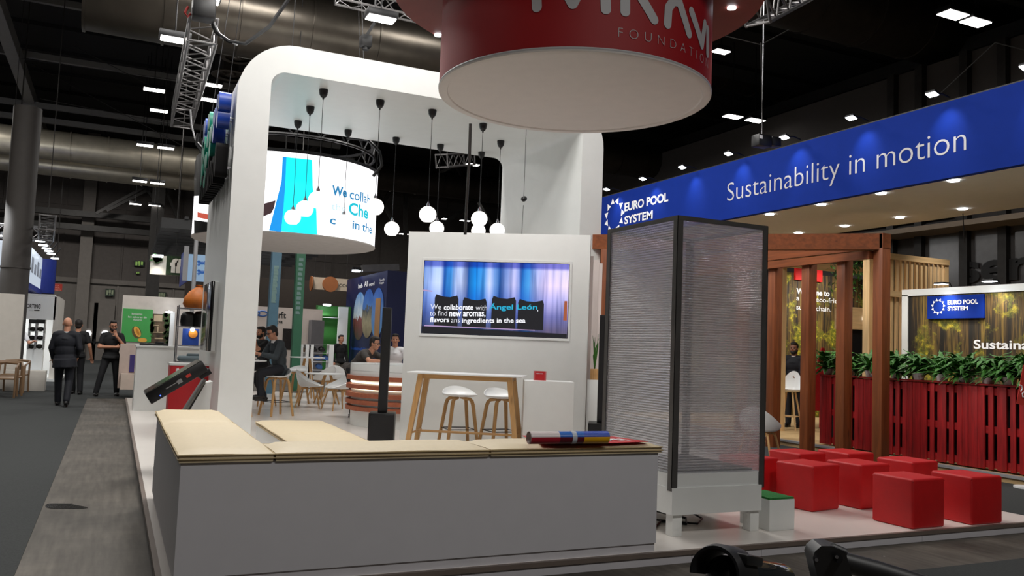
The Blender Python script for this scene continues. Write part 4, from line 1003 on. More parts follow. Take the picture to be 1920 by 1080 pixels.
# ferns along the top
def fern(label, loc, rz):
    t = thing('potted_fern', label, 'plant', loc, rz, 'ferns on the red planter')
    B().lathe([(.001, 0), (.07, 0), (.09, .1), (.08, .1), (.07, .085), (.001, .085)], 20).build('pot', WHITE2, t)
    b = B(); bm = b.bm
    for k in range(84):
        a = random.uniform(0, 2*PI); L = random.uniform(.24, .44); up_ = random.uniform(.02, .3); drp = random.uniform(-.2, .1)
        d = V((math.cos(a), math.sin(a), 0)); s = V((-d.y, d.x, 0)); prev = None; N = 7
        for i in range(N+1):
            u = i/N; c = d*(L*u)+V((0, 0, .09+up_*math.sin(min(1, u*1.25)*PI*.6)+drp*u*u)); wv = (.04*math.sin(PI*min(1, u*.86+.14))+.003)*(1 if i % 2 else .55)
            cur = (bm.verts.new(c+s*wv), bm.verts.new(c+V((0, 0, .008))), bm.verts.new(c-s*wv))
            if prev: bm.faces.new((prev[0], prev[1], cur[1], cur[0])); bm.faces.new((prev[1], prev[2], cur[2], cur[1]))
            prev = cur
    b.build('fronds', FERN, t, 0); return t
FN = ['at the left end of the planter, beside the red fir cut-out', 'between the second and third brown posts', 'just left of the brown corner post', 'just right of the brown corner post', 'below the left frame edge of the forest billboard', 'below the ring logo of the small blue sign',
      'below the right end of the small blue sign', 'below the letters Sus on the forest billboard', 'below the letters tain on the forest billboard', 'near the right edge of the picture']
f0 = None
fpx = [1552, 1592, 1632, 1680, 1722, 1766, 1808, 1852, 1893, 1935]
fproto = [fern('leafy green fern '+FN[0], (0, 0, 0), 0), fern('leafy green fern '+FN[1], (0, 0, 0), 0), fern('leafy green fern '+FN[2], (0, 0, 0), 0)]
for i, px in enumerate(fpx):
    y = at_x(px, 710, PXX+.1).y; lo = (PXX+.11, y, pal_h); rz = random.uniform(0, 6)
    if i < 3: o = fproto[i]; o.location = lo; o.rotation_euler = (0, 0, rz)
    else: dup(fproto[i % 3], lo, rz, 'leafy green fern '+FN[i])
# forest prints
def forest_mat(name, bright=1.0, seed=0.0):
    m, t, p = base_mat(name); tc = nd(t, 'ShaderNodeTexCoord'); mp = nd(t, 'ShaderNodeMapping'); mp.inputs['Location'].default_value = (seed, seed*2, seed); mp.inputs['Scale'].default_value = (3.4, 3.4, .13)
    t.links.new(tc.outputs['Object'], mp.inputs[0]); n = nd(t, 'ShaderNodeTexNoise', Scale=1.5, Detail=5.0, Roughness=.65); t.links.new(mp.outputs[0], n.inputs['Vector'])
    tr_ = ramp_of(t, n.outputs['Fac'], [(.36, (22, 17, 10)), (.46, (38, 29, 16)), (.5, (100, 76, 36)), (.53, (32, 25, 14)), (.6, (128, 102, 46)), (.64, (40, 34, 18)), (.72, (176, 142, 64))])
    n2 = nd(t, 'ShaderNodeTexNoise', Scale=9.0, Detail=6.0, Roughness=.75); t.links.new(tc.outputs['Object'], n2.inputs['Vector'])
    lf = ramp_of(t, n2.outputs['Fac'], [(.3, (40, 44, 14)), (.5, (112, 112, 30)), (.66, (226, 200, 56)), (.8, (250, 240, 170))])
    n3 = nd(t, 'ShaderNodeTexNoise', Scale=1.3, Detail=5.0, Roughness=.7); t.links.new(tc.outputs['Object'], n3.inputs['Vector'])
    mr = nd(t, 'ShaderNodeMapRange'); mr.inputs[1].default_value = .5; mr.inputs[2].default_value = .6; t.links.new(n3.outputs['Fac'], mr.inputs[0])
    mx = nd(t, 'ShaderNodeMix', data_type='RGBA'); t.links.new(mr.outputs[0], mx.inputs[0]); t.links.new(tr_.outputs[0], mx.inputs[6]); t.links.new(lf.outputs[0], mx.inputs[7]); t.links.new(mx.outputs[2], p.inputs['Base Color'])
    p.inputs['Roughness'].default_value = .6; return m
BXX = 12.1
bl = at_x(1702, 553, BXX); by0, bz1 = bl.y, bl.z
bb_ = thing('forest_billboard', 'large framed forest photo billboard behind the red planter, small blue sign in its corner', 'billboard', (BXX, 8.0, NZ)); setmw(bb_)
bo = V(bb_.location)
B().span(V((BXX+.02, 5.5, .05))-bo, V((BXX+.06, by0, bz1))-bo).build('forest_print', forest_mat('forest_print', 1, 2.0), bb_)
fr = B(); fr.span(V((BXX, by0-.0, .05))-bo, V((BXX+.1, by0+.12, bz1+.0))-bo).span(V((BXX, 5.5, bz1-.02))-bo, V((BXX+.1, by0+.12, bz1+.09))-bo); fr.build('white_frame', WHITE, bb_)
s0, s1 = at_x(1740, 556, BXX), at_x(1846, 594, BXX); s2 = at_x(1740, 598, BXX)
sgn = B().span(V((BXX-.02, s0.y, s2.z))-bo, V((BXX+.015, s1.y, s0.z))-bo).build('blue_sign', BLUE, bb_); sgn['label'] = 'small blue sign'
def bbt(body, xa, yb, xb, h, mat, bold, X=BXX-.02):
    P, Q, T = at_x(xa, yb, X), at_x(xb, yb, X), at_x(xa, yb-h, X); text_on(body, bb_, V((X, P.y, P.z)), YV, UP, P.y-Q.y, T.z-P.z, mat, bold, .004, n=NX)
bbt('EURO POOL', 1777, 571.5, 1834, 8.5, LETW, .03); bbt('SYSTEM', 1777, 582.5, 1815, 8, LETW, .03); bbt('Sustainable', 1826, 654, 1972, 17, LETW, .02, BXX+.02)
q = at_x(1761, 575, BXX); ring_logo(bb_, V((BXX-.02, q.y, q.z)), YV, UP, NX, abs(at_x(1772, 575, BXX).y-q.y), LETW)
for px, nm in ((1762, 'left one above the small blue sign'), (1853, 'right one beside the small blue sign'), (1960, 'one out at the right')):
    y = at_x(px, 542, BXX-.25).y
    l = thing('billboard_lamp', 'white lamp on the top of the forest billboard, '+nm, 'spotlight', (BXX-.22, y, bz1+.14), 0, 'lamps above the forest billboard')
    B().box((0, 0, 0), (.12, .18, .03), bev=.005).build('lamp_head', BLACKM, l); B().box((0, 0, -.018), (.11, .17, .008)).build('lamp_glass', SPOTG, l); B().tube([(.05, 0, .01), (.2, 0, .02), (.25, 0, -.05)], .01, 6).build('lamp_arm', BLACKM, l)
    spot((BXX-.22, y, bz1+.1), (BXX+.1, y, bz1-.9), 38, 105, .9, (1, .96, .86), .05)
# pale slat screen and pine frame
SY = 10.45
p = at_y(1640, 474, SY); q = at_y(1775, 488, SY)
ss = thing('pine_slat_screen', 'screen of pale vertical pine slats behind the brown corner post', 'slat screen', (p.x, SY, NZ)); setmw(ss)
zt = at_y(1740, 484, SY).z-NZ; zm = at_y(1690, 553, SY).z-NZ; wx = q.x-p.x
n = 15
for k in range(n): B().box((.05+wx*k/n, 0, zt/2), (.052, .045, zt-.01)).build('slat', PINE, ss)
B().box((wx-.04, 0, zt/2), (.1, .07, zt)).build('end_post', PINE, ss)
B().box((wx/2, -.03, zt-.05), (wx, .06, .1)).box((wx/2, -.035, zm), (wx, .05, .1)).build('rail', PINEX, ss)
pfm = thing('pine_portal', 'pale pine entrance frame with hanging greenery behind the brown posts', 'frame', (11.85, 11.5, NZ)); setmw(pfm)
fp = V(pfm.location); za_, zb_ = at_x(1466, 487, 11.85), at_x(1630, 468, 11.85)
for a in (za_.y, zb_.y): B().span(V((11.78, a-.07, .05))-fp, V((11.92, a+.07, za_.z))-fp).build('post', PINE, pfm)
B().span(V((11.78, zb_.y-.07, za_.z-.16))-fp, V((11.92, za_.y+.07, za_.z))-fp).build('lintel', PINEY, pfm)
B().bar(V((11.85, za_.y, za_.z-.06))-fp, V((14.6, za_.y, za_.z-.06))-fp, .1, .14).build('roof_rail', PINEX, pfm)
WY = 15.6
a, c = at_y(1470, 490, WY), at_y(1645, 505, WY)
wel = thing('forest_wall', 'bright forest photo wall with a welcome text behind the brown posts', 'billboard', (a.x, WY, NZ)); setmw(wel)
wo = V(wel.location)
B().span(V((a.x-.3, WY, .05))-wo, V((c.x+.4, WY+.1, 3.6))-wo).build('forest_print', forest_mat('forest_print_bright', 1.5, 7.0), wel)
NY = V((0, -1, 0)); XV = V((1, 0, 0))
def wt(body, xa, yb, xb, h, bold):
    P, Q, T = at_y(xa, yb, WY), at_y(xb, yb, WY), at_y(xa, yb-h, WY); text_on(body, wel, P, XV, UP, Q.x-P.x, T.z-P.z, LETW, bold, .006, n=NY)
for lx_ in (14.2, 15.8): spot((lx_, 14.0, 4.0), (lx_, 15.6, 1.9), 260, 100, .8, (1, .95, .86), .1)  # unseen spots added to brighten the forest wall
wt('Welcome to', 1493, 551, 1555, 11, .03); wt('a new eco-friendly', 1493, 566, 1592, 12, 0); wt('supply chain.', 1493, 583, 1558, 12, 0)
a, c = at_y(1492, 498, WY-.05), at_y(1542, 529, WY-.05)
B().span(V((a.x, WY-.05, c.z))-wo, V((c.x, WY, a.z))-wo).build('red_sign', plain('bright_red_sign', (226, 26, 26), .5), wel)
ft = thing('fir_cutout', 'flat red fir tree cut-out with pale dots behind the planter end', 'decoration', (0, 0, NZ))
q = at_z(1540, 770, NZ); q = at_d(1543, 700, 17.6); ft.location = (q.x, q.y, NZ); tz = at_d(1543, 652, 17.6).z-NZ
B().prism([(-.52, 0, .35), (.52, 0, .35), (0.03, 0, tz), (-.03, 0, tz)], (0, .03, 0)).box((0, .015, .18), (.12, .03, .36)).build('cutout', plain('fir_red', (196, 28, 40), .6, var=.25, scale=60), ft)
hgp = thing('hanging_greenery', 'green leafy garland hanging from the pine frame', 'plant', at_x(1592, 488, 11.95)); hb_ = B(); 
for k in range(260):
    x, y, z = random.gauss(0, .08), random.gauss(0, .2), .12-abs(random.gauss(0, .28)); a = random.uniform(0, 6.3); l = random.uniform(.05, .1)
    d = V((math.cos(a)*l, math.sin(a)*l, random.uniform(-.1, 0))); s = V((-math.sin(a), math.cos(a), 0))*.02; o = V((x, y, z))
    hb_.face([o, o+d*.5+s, o+d, o+d*.5-s])
hb_.build('leaves', FERN, hgp, 0)
hg2 = dup(hgp, at_x(1612, 488, 11.95), 1.3, 'second green leafy garland hanging beside the brown corner post')
tv2 = thing('pine_counter', 'pale wooden counter with a small round light seen between the brown posts', 'counter', at_d(1618, 700, 16.5)); cz = tv2.location.z; tv2.location.z = NZ
z1 = at_d(1618, 577, 16.5).z-NZ; z0 = at_d(1618, 618, 16.5).z-NZ
B().span((-.35, 0, z0), (.35, .4, z1)).build('counter_box', PINEX, tv2); B().span((-.3, .05, 0), (.3, .35, z0)).build('dark_cabinet', BLACKM, tv2); B().cyl((.03, -.012, (z0+z1)/2), (.03, .0, (z0+z1)/2), .045, n=16).build('round_light', SPOTG, tv2)
bs = thing('bar_stool', 'white high-backed bar stool before the standing person in navy behind the posts', 'bar stool', loc_at(1479, 806, NZ), R_(-62), 'white shell bar stools')
shell(bs, lambda a: .05+.36*max(0, math.sin(a))**1.5, .15, .23, .74, backlean=.15)
for sx in (-1, 1):
    for sy in (-1, 1): B().tube([(sx*.2, sy*.2, 0), (sx*.09, sy*.09, .74)], [.015, .02], 8).build('leg', PINE, bs)
B().box((0, 0, .27), (.3, .3, .02)).build('footrest', PINE, bs)

fgp = at_d(1925, 735, 10.6)
fl = setmw(thing('pennant_flag', 'red pennant flag with white lettering on a thin white pole at the right edge', 'flag', (fgp.x, fgp.y, 0))); o = fl.matrix_world.translation
B().cyl((-.02, 0, 0), (-.02, 0, at_d(1916, 680, 10.6).z), .01, n=8).cyl((-.02, 0, 0), (-.02, 0, .03), .14, n=20).build('pole', WHITE2, fl)
pts = [(1919, 684), (1906, 757), (1935, 764), (1975, 752), (1972, 690)]
B().prism([at_d(x, y, 10.58)-o for x, y in pts], CF*.006).build('pennant', plain('pennant_red', (206, 62, 54), .6), fl)
b = B(); b.tube([at_d(x, y, 10.56)-o for x, y in ((1912, 722), (1916, 724), (1917, 729), (1914, 734))], .008, 6); b.build('lettering', LETW, fl)
b = B(); b.tube([at_d(x, y, 10.56)-o for x, y in ((1921, 734), (1917, 738), (1918, 744), (1923, 745))], .008, 6); b.build('lettering', LETW, fl)
# ================================================================== BACKGROUND
def ypanel(name, x0, y0, x1, y1, Y, th, mat, parent=None, bev=0):
    """upright slab facing the camera side: opposite corners given as sight lines on the plane y=Y"""
    a, c = at_y(x0, y0, Y), at_y(x1, y1, Y); o = V((0, 0, 0)) if parent is None else parent.matrix_world.translation
    return B().span(V((min(a.x, c.x), Y, min(a.z, c.z)))-o, V((max(a.x, c.x), Y+th, max(a.z, c.z)))-o, bev).build(name, mat, parent)
def ytext(body, parent, Y, xa, yb, xb, h, mat, bold=0, lift=.008):
    P, Q, T = at_y(xa, yb, Y), at_y(xb, yb, Y), at_y(xa, yb-h, Y)
    return text_on(body, parent, V((P.x, Y, P.z)), XV, UP, Q.x-P.x, T.z-P.z, mat, bold, lift, n=NY)
def base(name, label, cat, px, py, Y, group=None):
    p = at_y(px, py, Y); return setmw(thing(name, label, cat, (p.x, Y, 0), 0, group))
# --- round screen ring over the stand
LC = at_d(535, 458, 16.6); LR = 165/FPX*16.6
led = thing('round_video_screen', 'big round hanging video screen with white and cyan picture, seen through the arch', 'video screen', LC); setmw(led)
LH = at_d(698, 323, 16.2).z-at_d(695, 466, 16.2).z
B().lathe([(LR, .02), (LR, LH)], 72).build('screen', SCRW, led)
B().lathe([(.001, .0), (LR-.02, .0), (LR+.01, .01), (LR+.01, .03)], 72).build('underside', plain('screen_underside', (206, 200, 196), .7), led)
B().lathe([(LR+.008, LH), (LR+.01, LH+.06), (LR-.2, LH+.08)], 72).build('top_rim', BLACKM, led)
def on_cyl(px, py, c, rad):
    d = ray(px, py); o = CP-c; A = d.x*d.x+d.y*d.y; Bq = o.x*d.x+o.y*d.y; Cq = o.x*o.x+o.y*o.y-rad*rad; dis = max(0, Bq*Bq-A*Cq)
    p = o+d*((-Bq-math.sqrt(dis))/A); return math.atan2(p.y, p.x), p.z
def led_patch(cols, mat, name, lift=.012):      # columns of (x top, y top, x bottom, y bottom) pixels
    b = B(); P = []
    for (xt, yt, xb, yb) in cols:
        (a, z), (a2, z2) = on_cyl(xt, yt, LC, LR), on_cyl(xb, yb, LC, LR)
        P.append([V(((LR+lift)*math.cos(a+(a2-a)*k/10), (LR+lift)*math.sin(a+(a2-a)*k/10), min(LH, max(.022, z+(z2-z)*k/10)))) for k in range(11)])
    vs_ = [[b.bm.verts.new(p) for p in c] for c in P]
    for i in range(len(vs_)-1):
        for k in range(10): b.bm.faces.new((vs_[i][k], vs_[i+1][k], vs_[i+1][k+1], vs_[i][k+1]))
    return b.build(name, mat, led, smooth=0)
def curve_edge(pts, n):      # pixel polyline resampled
    out = []
    for i in range(n+1):
        t = i/n*(len(pts)-1); k = min(int(t), len(pts)-2); f = t-k
        out.append((pts[k][0]+(pts[k+1][0]-pts[k][0])*f, pts[k][1]+(pts[k+1][1]-pts[k][1])*f))
    return out
def led_band(left, right, mat, name, lift, nc=8, nr=16):
    Lp, Rp = curve_edge(left, nr), curve_edge(right, nr); b = B(); rows = []
    for (xl, yl), (xr, yr) in zip(Lp, Rp):
        row = []
        for k in range(nc+1):
            a, z = on_cyl(xl+(xr-xl)*k/nc, yl+(yr-yl)*k/nc, LC, LR); row.append(b.bm.verts.new(V(((LR+lift)*math.cos(a), (LR+lift)*math.sin(a), min(LH, max(.022, z))))))
        rows.append(row)
    for r0, r1 in zip(rows, rows[1:]):
        for k in range(nc): b.bm.faces.new((r0[k], r0[k+1], r1[k+1], r1[k]))
    return b.build(name, mat, led, smooth=0)
led_band([(530, 294), (528, 340), (518, 380), (505, 432)], [(585, 300), (586, 350), (593, 395), (594, 440)], glow('cyan_video', (0, 236, 250), 1.25), 'video_cyan_band', .012)
led_band([(530, 294), (528, 340), (518, 380), (505, 432)], [(537, 295), (535, 345), (532, 385), (527, 435)], glow('blue_video', (0, 150, 236), 1.1), 'video_blue_band', .016, 3)
led_band([(489, 384), (485, 394), (480, 412)], [(517, 376), (514, 390), (509, 400)], glow('brown_video', (70, 40, 46), .7), 'video_dark_band', .018, 4)
led_band([(372, 398), (372, 404), (372, 408)], [(392, 402), (392, 408), (392, 412)], glow('red_video', (210, 90, 70), .9), 'video_red_band', .018, 4)
led_band([(366, 286), (366, 368)], [(396, 286), (391, 366)], BLACK, 'dark_end_panel', .02, 6)
led_band([(366, 413), (366, 441)], [(394, 417), (394, 441)], BLACK, 'dark_end_panel', .02, 6)
def led_text(body, xa, ya, xb, yb, h, mat, bold):
    (a0, z0), (a1, z1) = on_cyl(xa, ya, LC, LR), on_cyl(xb, yb, LC, LR); zt = on_cyl(xa, ya-h, LC, LR)[1]
    if a1 < a0: a1 += 2*PI
    text_on(body, led, (0, 0, 0), (1, 0, 0), (0, 1, 0), 1, 1, mat, bold, mapf=lambda a, b_: LC+V(((LR+.02)*math.cos(a0+(a1-a0)*a), (LR+.02)*math.sin(a0+(a1-a0)*a), z0+(z1-z0)*a*0+b_*(zt-z0))))
VB = glow('video_blue_letters', (40, 140, 196), .9); VCy = glow('video_cyan_letters', (0, 200, 220), 1.0)
led_text('We', 621, 366, 649, 369, 19, VB, .04); led_text('collab', 654, 373, 692, 381, 19, VB, .015); led_text('the', 620, 393, 647, 397, 13, glow('video_pale_letters', (190, 220, 236), 1.2), 0)
led_text('Che', 652, 402, 688, 410, 24, VCy, .03); led_text('c', 617, 420, 628, 421, 11, VB, .02); led_text('in the', 659, 429, 695, 437, 17, VB, .02)
# round truss over the screen with its cables
rt = thing('round_truss', 'dark round truss hanging over the big round video screen', 'truss', LC+UP*(LH+.35)); setmw(rt)
for z in (.0, .3): B().tube([(LR*.95*math.cos(2*PI*k/40), LR*.95*math.sin(2*PI*k/40), z) for k in range(41)], .03, 6).build('chord', BLACKM, rt)
b = B()
for k in range(40):
    a, c = 2*PI*k/40, 2*PI*(k+1)/40; z0, z1 = (0, .3) if k % 2 else (.3, 0); b.cyl((LR*.95*math.cos(a), LR*.95*math.sin(a), z0), (LR*.95*math.cos(c), LR*.95*math.sin(c), z1), .014, n=6)
b.build('lacing', BLACKM, rt)
for k in range(6):
    a = k*PI/3+.3; B().cyl((LR*.95*math.cos(a), LR*.95*math.sin(a), .3), (LR*.6*math.cos(a), LR*.6*math.sin(a), 12.2-rt.location.z), .008, n=6).build('hanging_wire', BLACKM, rt)
    B().cyl((LR*.95*math.cos(a), LR*.95*math.sin(a), 0), (LR*.95*math.cos(a), LR*.95*math.sin(a), -.3), .012, n=6).build('drop_bracket', DARK, rt)
cable([at_d(650, 258, 15.5), at_d(690, 262, 15.5), at_d(712, 285, 15.5), at_d(716, 310, 15.5), at_d(700, 330, 15.6)], 'tangle of dark cable at the right end of the round truss', .03)

# --- blue and green inclined masts
def mast(x0, y0, x1, y1, d, mat, label, txt):
    a, c = at_d(x0, y0, d), at_d(x1, y1, d); a.y = c.y; t = thing('inclined_mast', label, 'mast', (c.x, c.y, 0)); setmw(t)
    top = a-V(t.location); f = (top.z/(top.z-c.z)) if top.z != c.z else 1
    bot = V((c.x, c.y, c.z))-V(t.location); dirv = (top-bot); bt = top-dirv*(top.z/dirv.z)
    bt.z = 0; B().bar(bt, top, .24, .24).build('mast_body', mat, t)
    return t
m1 = mast(521, 470, 509, 622, 22, plain('blue_grey_mast', (70, 104, 122), .5), 'slanted blue grey mast with faint vertical lettering, left of the green one', '')
m2 = mast(567, 474, 553, 690, 23.5, plain('green_mast', (44, 98, 72), .5), 'slanted green mast with faint vertical lettering behind the small tables', '')
FAINT = plain('faint_letter', (104, 132, 128), .6)
for (m, x0, y0, x1, y1, d) in ((m1, 521, 500, 514, 570, 22), (m2, 569, 485, 560, 595, 23.5)):
    inv = m.matrix_world.inverted(); b = B(); n = 12
    for k in range(n):
        px, py = x0+(x1-x0)*k/n, y0+(y1-y0)*k/n; p = at_d(px, py, d-.16*1.1); p.y = m.location.y-.128
        b.face([inv @ (p+V((-.06, 0, -.045))), inv @ (p+V((.06, 0, -.045))), inv @ (p+V((.06-.03*(k % 2), 0, .04))), inv @ (p+V((-.06, 0, .04)))])
    b.build('lettering', FAINT, m, smooth=0)
# --- white wall with black serif-like lettering
YS = 29
s = base('exhibition_wall', 'pale wall with blue loop logo and black name at far end of the stand', 'exhibition wall', 540, 640, YS)
ypanel('wall_panel', 462, 573, 598, 712, YS, .15, plain('warm_white_wall', (214, 200, 190), .6, var=.02), s)
ytext('Smurfit', s, YS, 501, 596, 536, 13, LETK, .025); ytext('Kappa', s, YS, 501, 607.5, 530, 9.5, LETK, .025)
b = B(); o = s.matrix_world.translation
for (dx, rx) in ((0, 1), (-1.1, .9)):
    c = at_y(492, 588, YS-.02); 
    b.tube([V((c.x+dx*.22+.17*rx*math.cos(2*PI*k/20), YS-.02, c.z+.085*math.sin(2*PI*k/20)))-o for k in range(21)], .022, 6)
b.build('loop_logo', plain('logo_blue', (50, 100, 170), .5), s)
t = ypanel('dark_screen', 531, 616, 553, 656, YS-.03, .03, plain('off_screen', (34, 30, 30), .25), s)
g = base('grey_locker', 'tall grey cupboard beside the green exhibition booth', 'cabinet', 593, 640, 28.4)
ypanel('cupboard_body', 585, 600, 601, 740, 28.4, .5, plain('cupboard_grey', (104, 102, 104), .6), g)
gb = base('green_booth', 'green lit booth with white posts beyond the white shelf unit', 'exhibition booth', 620, 640, 31)
GRN = plain('booth_green', (44, 112, 40), .55)
ypanel('back_wall', 594, 572, 652, 700, 31.5, .1, GRN, gb); ypanel('lintel', 594, 594, 640, 597, 30.8, .1, WHITE, gb); ypanel('post', 636, 575, 647, 700, 30.8, .12, WHITE, gb); ypanel('fascia', 596, 574, 635, 593, 31.0, .08, GRN, gb)
p = at_y(613, 572, 30.6); B().box(V((p.x, 30.6, p.z))-gb.matrix_world.translation, (.25, .2, .06)).build('lamp', SPOTG, gb); spot((p.x, 30.6, p.z-.06), (p.x, 31.2, p.z-2), 40, 100, .8)
cs = base('hanging_wood_sign', 'pale hanging sign with a round wooden disc left of the dark blue wall', 'hanging sign', 620, 535, 34)
ypanel('sign_board', 588, 519, 664, 547, 34, .25, plain('cool_sign', (206, 188, 166), .6), cs); o = cs.matrix_world.translation
c = at_y(619, 533, 33.95); B().cyl(V((c.x, 33.88, c.z))-o, V((c.x, 34.0, c.z))-o, .31, n=32).build('round_disc', plain('disc_wood', (166, 100, 56), .6), cs)
c = at_y(587, 531, 33.95); B().cyl(V((c.x-.02, 34.1, c.z))-o, V((c.x-.06, 34.1, c.z))-o, .3, n=32).build('round_disc', plain('disc_wood', (166, 100, 56), .6), cs)
ytext('COOL', cs, 34, 636, 538, 659, 6, LETK, .01)
for x in (590, 608, 650): 
    p = at_y(x, 519, 34.1); B().cyl(p-o, V((p.x, 34.1, 12.2))-o, .012, n=6).build('hanging_wire', DARK, cs)
# dark gallery front far behind
struct(B().span((3, 44, 2.6), (16, 44.4, 4.6)).build('gallery_front', plain('brown_gallery', (56, 47, 40), .8)))
# --- shelf unit with goods
su = base('shelf_unit', 'white open shelf unit with dark and blue goods behind the cafe tables', 'shelf', 590, 690, 24.5)
def sp_(x0, y0, x1, y1, Y=24.5, th=.35, nm='shelf_board'): return ypanel(nm, x0, y0, x1, y1, Y, th, WHITE2, su)
zf = at_y(590, 712, 24.5).z
for x in (560, 574, 580, 618): sp_(x, 646, x+3.5, 744, nm='upright')
for y in (645, 661, 677, 693): sp_(560, y, 621, y+2.2)
for i, (x, y, c, nm) in enumerate(((588, 660, 'dark_goods', 'dark bag on the top shelf of the white shelf unit, left'), (603, 660, 'dark_goods', 'dark bag on the top shelf of the white shelf unit, right'), (595, 676, 'blue_goods', 'blue parcel on the middle shelf of the white shelf unit'),
                                  (610, 676, 'blue_goods', 'blue parcel at the right end of the middle shelf'), (566, 660, 'brown_goods', 'brown boxes leaning on the left top shelf'), (598, 692, 'blue_goods', 'blue parcel on the lower shelf of the white shelf unit'))):
    p = at_y(x, y, 24.6); t = thing('shelf_parcel', nm, 'parcel', (p.x, 24.68, p.z+.005)); m = {'dark_goods': BLACK, 'blue_goods': plain('parcel_blue', (54, 92, 150), .6), 'brown_goods': plain('parcel_brown', (110, 84, 64), .7)}[c]
    b = B(); b.ball((0, 0, .08), .1, (.95, .9, .8), 12, 8).box((.03, 0, .05), (.14, .16, .1), bev=.02); b.build('parcel', m, t)
# --- dark blue wall with three oval pictures, facing the aisle
BWX = at_d(727, 640, 27.5).x
bw = setmw(thing('blue_exhibition_wall', 'tall dark blue wall with three oval city pictures behind the reception desk', 'exhibition wall', (BWX, 29, 0)))
o = bw.matrix_world.translation; NAVW = plain('navy_wall', (17, 25, 68), .5, var=.03)
a, c = at_x(727, 507, BWX), at_x(651, 530, BWX)
B().span(V((BWX, a.y, 0))-o, V((BWX+2.6, c.y, a.z))-o).build('wall_body', NAVW, bw)
for (px, py, mt) in ((674, 590, [(0, (70, 130, 190)), (.5, (190, 200, 205)), (.55, (120, 60, 60)), (1, (60, 60, 50))]), (691, 580, [(0, (40, 80, 160)), (.35, (60, 110, 180)), (.4, (60, 62, 66)), (.7, (150, 140, 110)), (1, (110, 100, 80))]), (709, 575, [(0, (50, 90, 170)), (1, (90, 140, 190))])):
    A_, C_ = at_x(px, 548 if px < 690 else (542 if px < 700 else 540), BWX), at_x(px, 638 if px < 690 else 634, BWX); pc = at_x(px, py, BWX); hz = (A_.z-C_.z)/2; cz = (A_.z+C_.z)/2; hy = abs(at_x(px-11, py, BWX).y-at_x(px+11, py, BWX).y)/2
    m, t, p_ = base_mat('oval_picture'); tc = nd(t, 'ShaderNodeTexCoord'); spx = nd(t, 'ShaderNodeSeparateXYZ'); t.links.new(tc.outputs['Generated'], spx.inputs[0]); n = nd(t, 'ShaderNodeTexNoise', Scale=6.0, Detail=3.0); t.links.new(tc.outputs['Generated'], n.inputs['Vector'])
    ad = nd(t, 'ShaderNodeMath', operation='MULTIPLY_ADD'); ad.inputs[1].default_value = .5; t.links.new(n.outputs['Fac'], ad.inputs[0]); iv = nd(t, 'ShaderNodeMath', operation='SUBTRACT'); iv.inputs[0].default_value = .75; t.links.new(spx.outputs['Z'], iv.inputs[1]); t.links.new(iv.outputs[0], ad.inputs[2])
    r = ramp_of(t, ad.outputs[0], mt); t.links.new(r.outputs[0], p_.inputs['Base Color'])
    lift = .01+.004*(px-674)/17
    sh = hz-hy
    B().face([V((BWX-lift, pc.y-hy*math.cos(R_(k)), cz+sh*(1 if k < 180 else -1)+hy*math.sin(R_(k))))-o for k in list(range(0, 181, 15))+list(range(180, 360, 15))]).build('oval_picture', m, bw, smooth=0)
A_, C_ = at_x(706, 560, BWX), at_x(712, 632, BWX); B().span(V((BWX-.03, A_.y, C_.z))-o, V((BWX-.026, C_.y, A_.z))-o).build('tower_picture', plain('tower_ochre', (150, 110, 70), .6), bw)
def xtext(body, xa, ya, xb, h, mat, bold):
    P, Q, T = at_x(xa, ya, BWX), at_x(xb, ya, BWX), at_x(xa, ya-h, BWX); text_on(body, bw, V((BWX, P.y, P.z)), YV, UP, P.y-Q.y, T.z-P.z, mat, bold, .008, n=NX)
xtext('hub', 672, 541, 680, 8, LETW, .03); xtext('All', 683, 538, 690, 10, LETW, .02); xtext('word', 692, 537, 702, 7, LETW, .02); xtext('Smurfit', 712, 528, 721, 5, LETW, .0); xtext('Kappa', 712, 534, 720, 5, LETW, 0); xtext('Sustainability', 658, 657, 690, 7, plain('blue_letter', (40, 90, 190), .5), .02)
lt = thing('wall_top_lamp', 'white lamp and truss end on top of the dark blue wall', 'spotlight', at_d(668, 508, 31)); B().box((0, 0, 0), (.26, .2, .06)).build('lamp_glass', SPOTG, lt); B().box((0, 0, .08), (.3, .25, .1)).build('lamp_head', BLACKM, lt); B().bar((.2, 0, .1), (1.6, 0, .25), .25, .25).build('truss_end', TRUSSM, lt)
area('wall_wash', (BWX-3.5, 28, 6.5), 1.2, 80, (1, 1, 1), (BWX, 29, 3))

# --- white counter at the platform's far left corner and the things round it
CY = 17.1
ct = setmw(thing('white_counter', 'plain tall white counter at the far left edge of the stand by the aisle', 'counter', (.42, CY, PZ))); o = ct.matrix_world.translation
a, c = at_y(253, 647, CY), at_y(388, 648, CY); zt = a.z
B().span(V((.40, CY, PZ))-o, V((c.x+.25, CY+.75, zt-.02))-o).span(V((.38, CY-.02, zt-.03))-o, V((c.x+.25, CY+.77, zt))-o).build('counter_body', WHITE, ct)
tr_ = thing('black_tray', 'flat black tray lying on the white counter beside the green poster', 'tray', (.7, CY+.4, zt)); b = B(); b.box((0, 0, .02), (.5, .4, .04), bev=.01).box((.1, .05, .055), (.16, .2, .03), bev=.01); b.build('tray_body', BLACK, tr_)
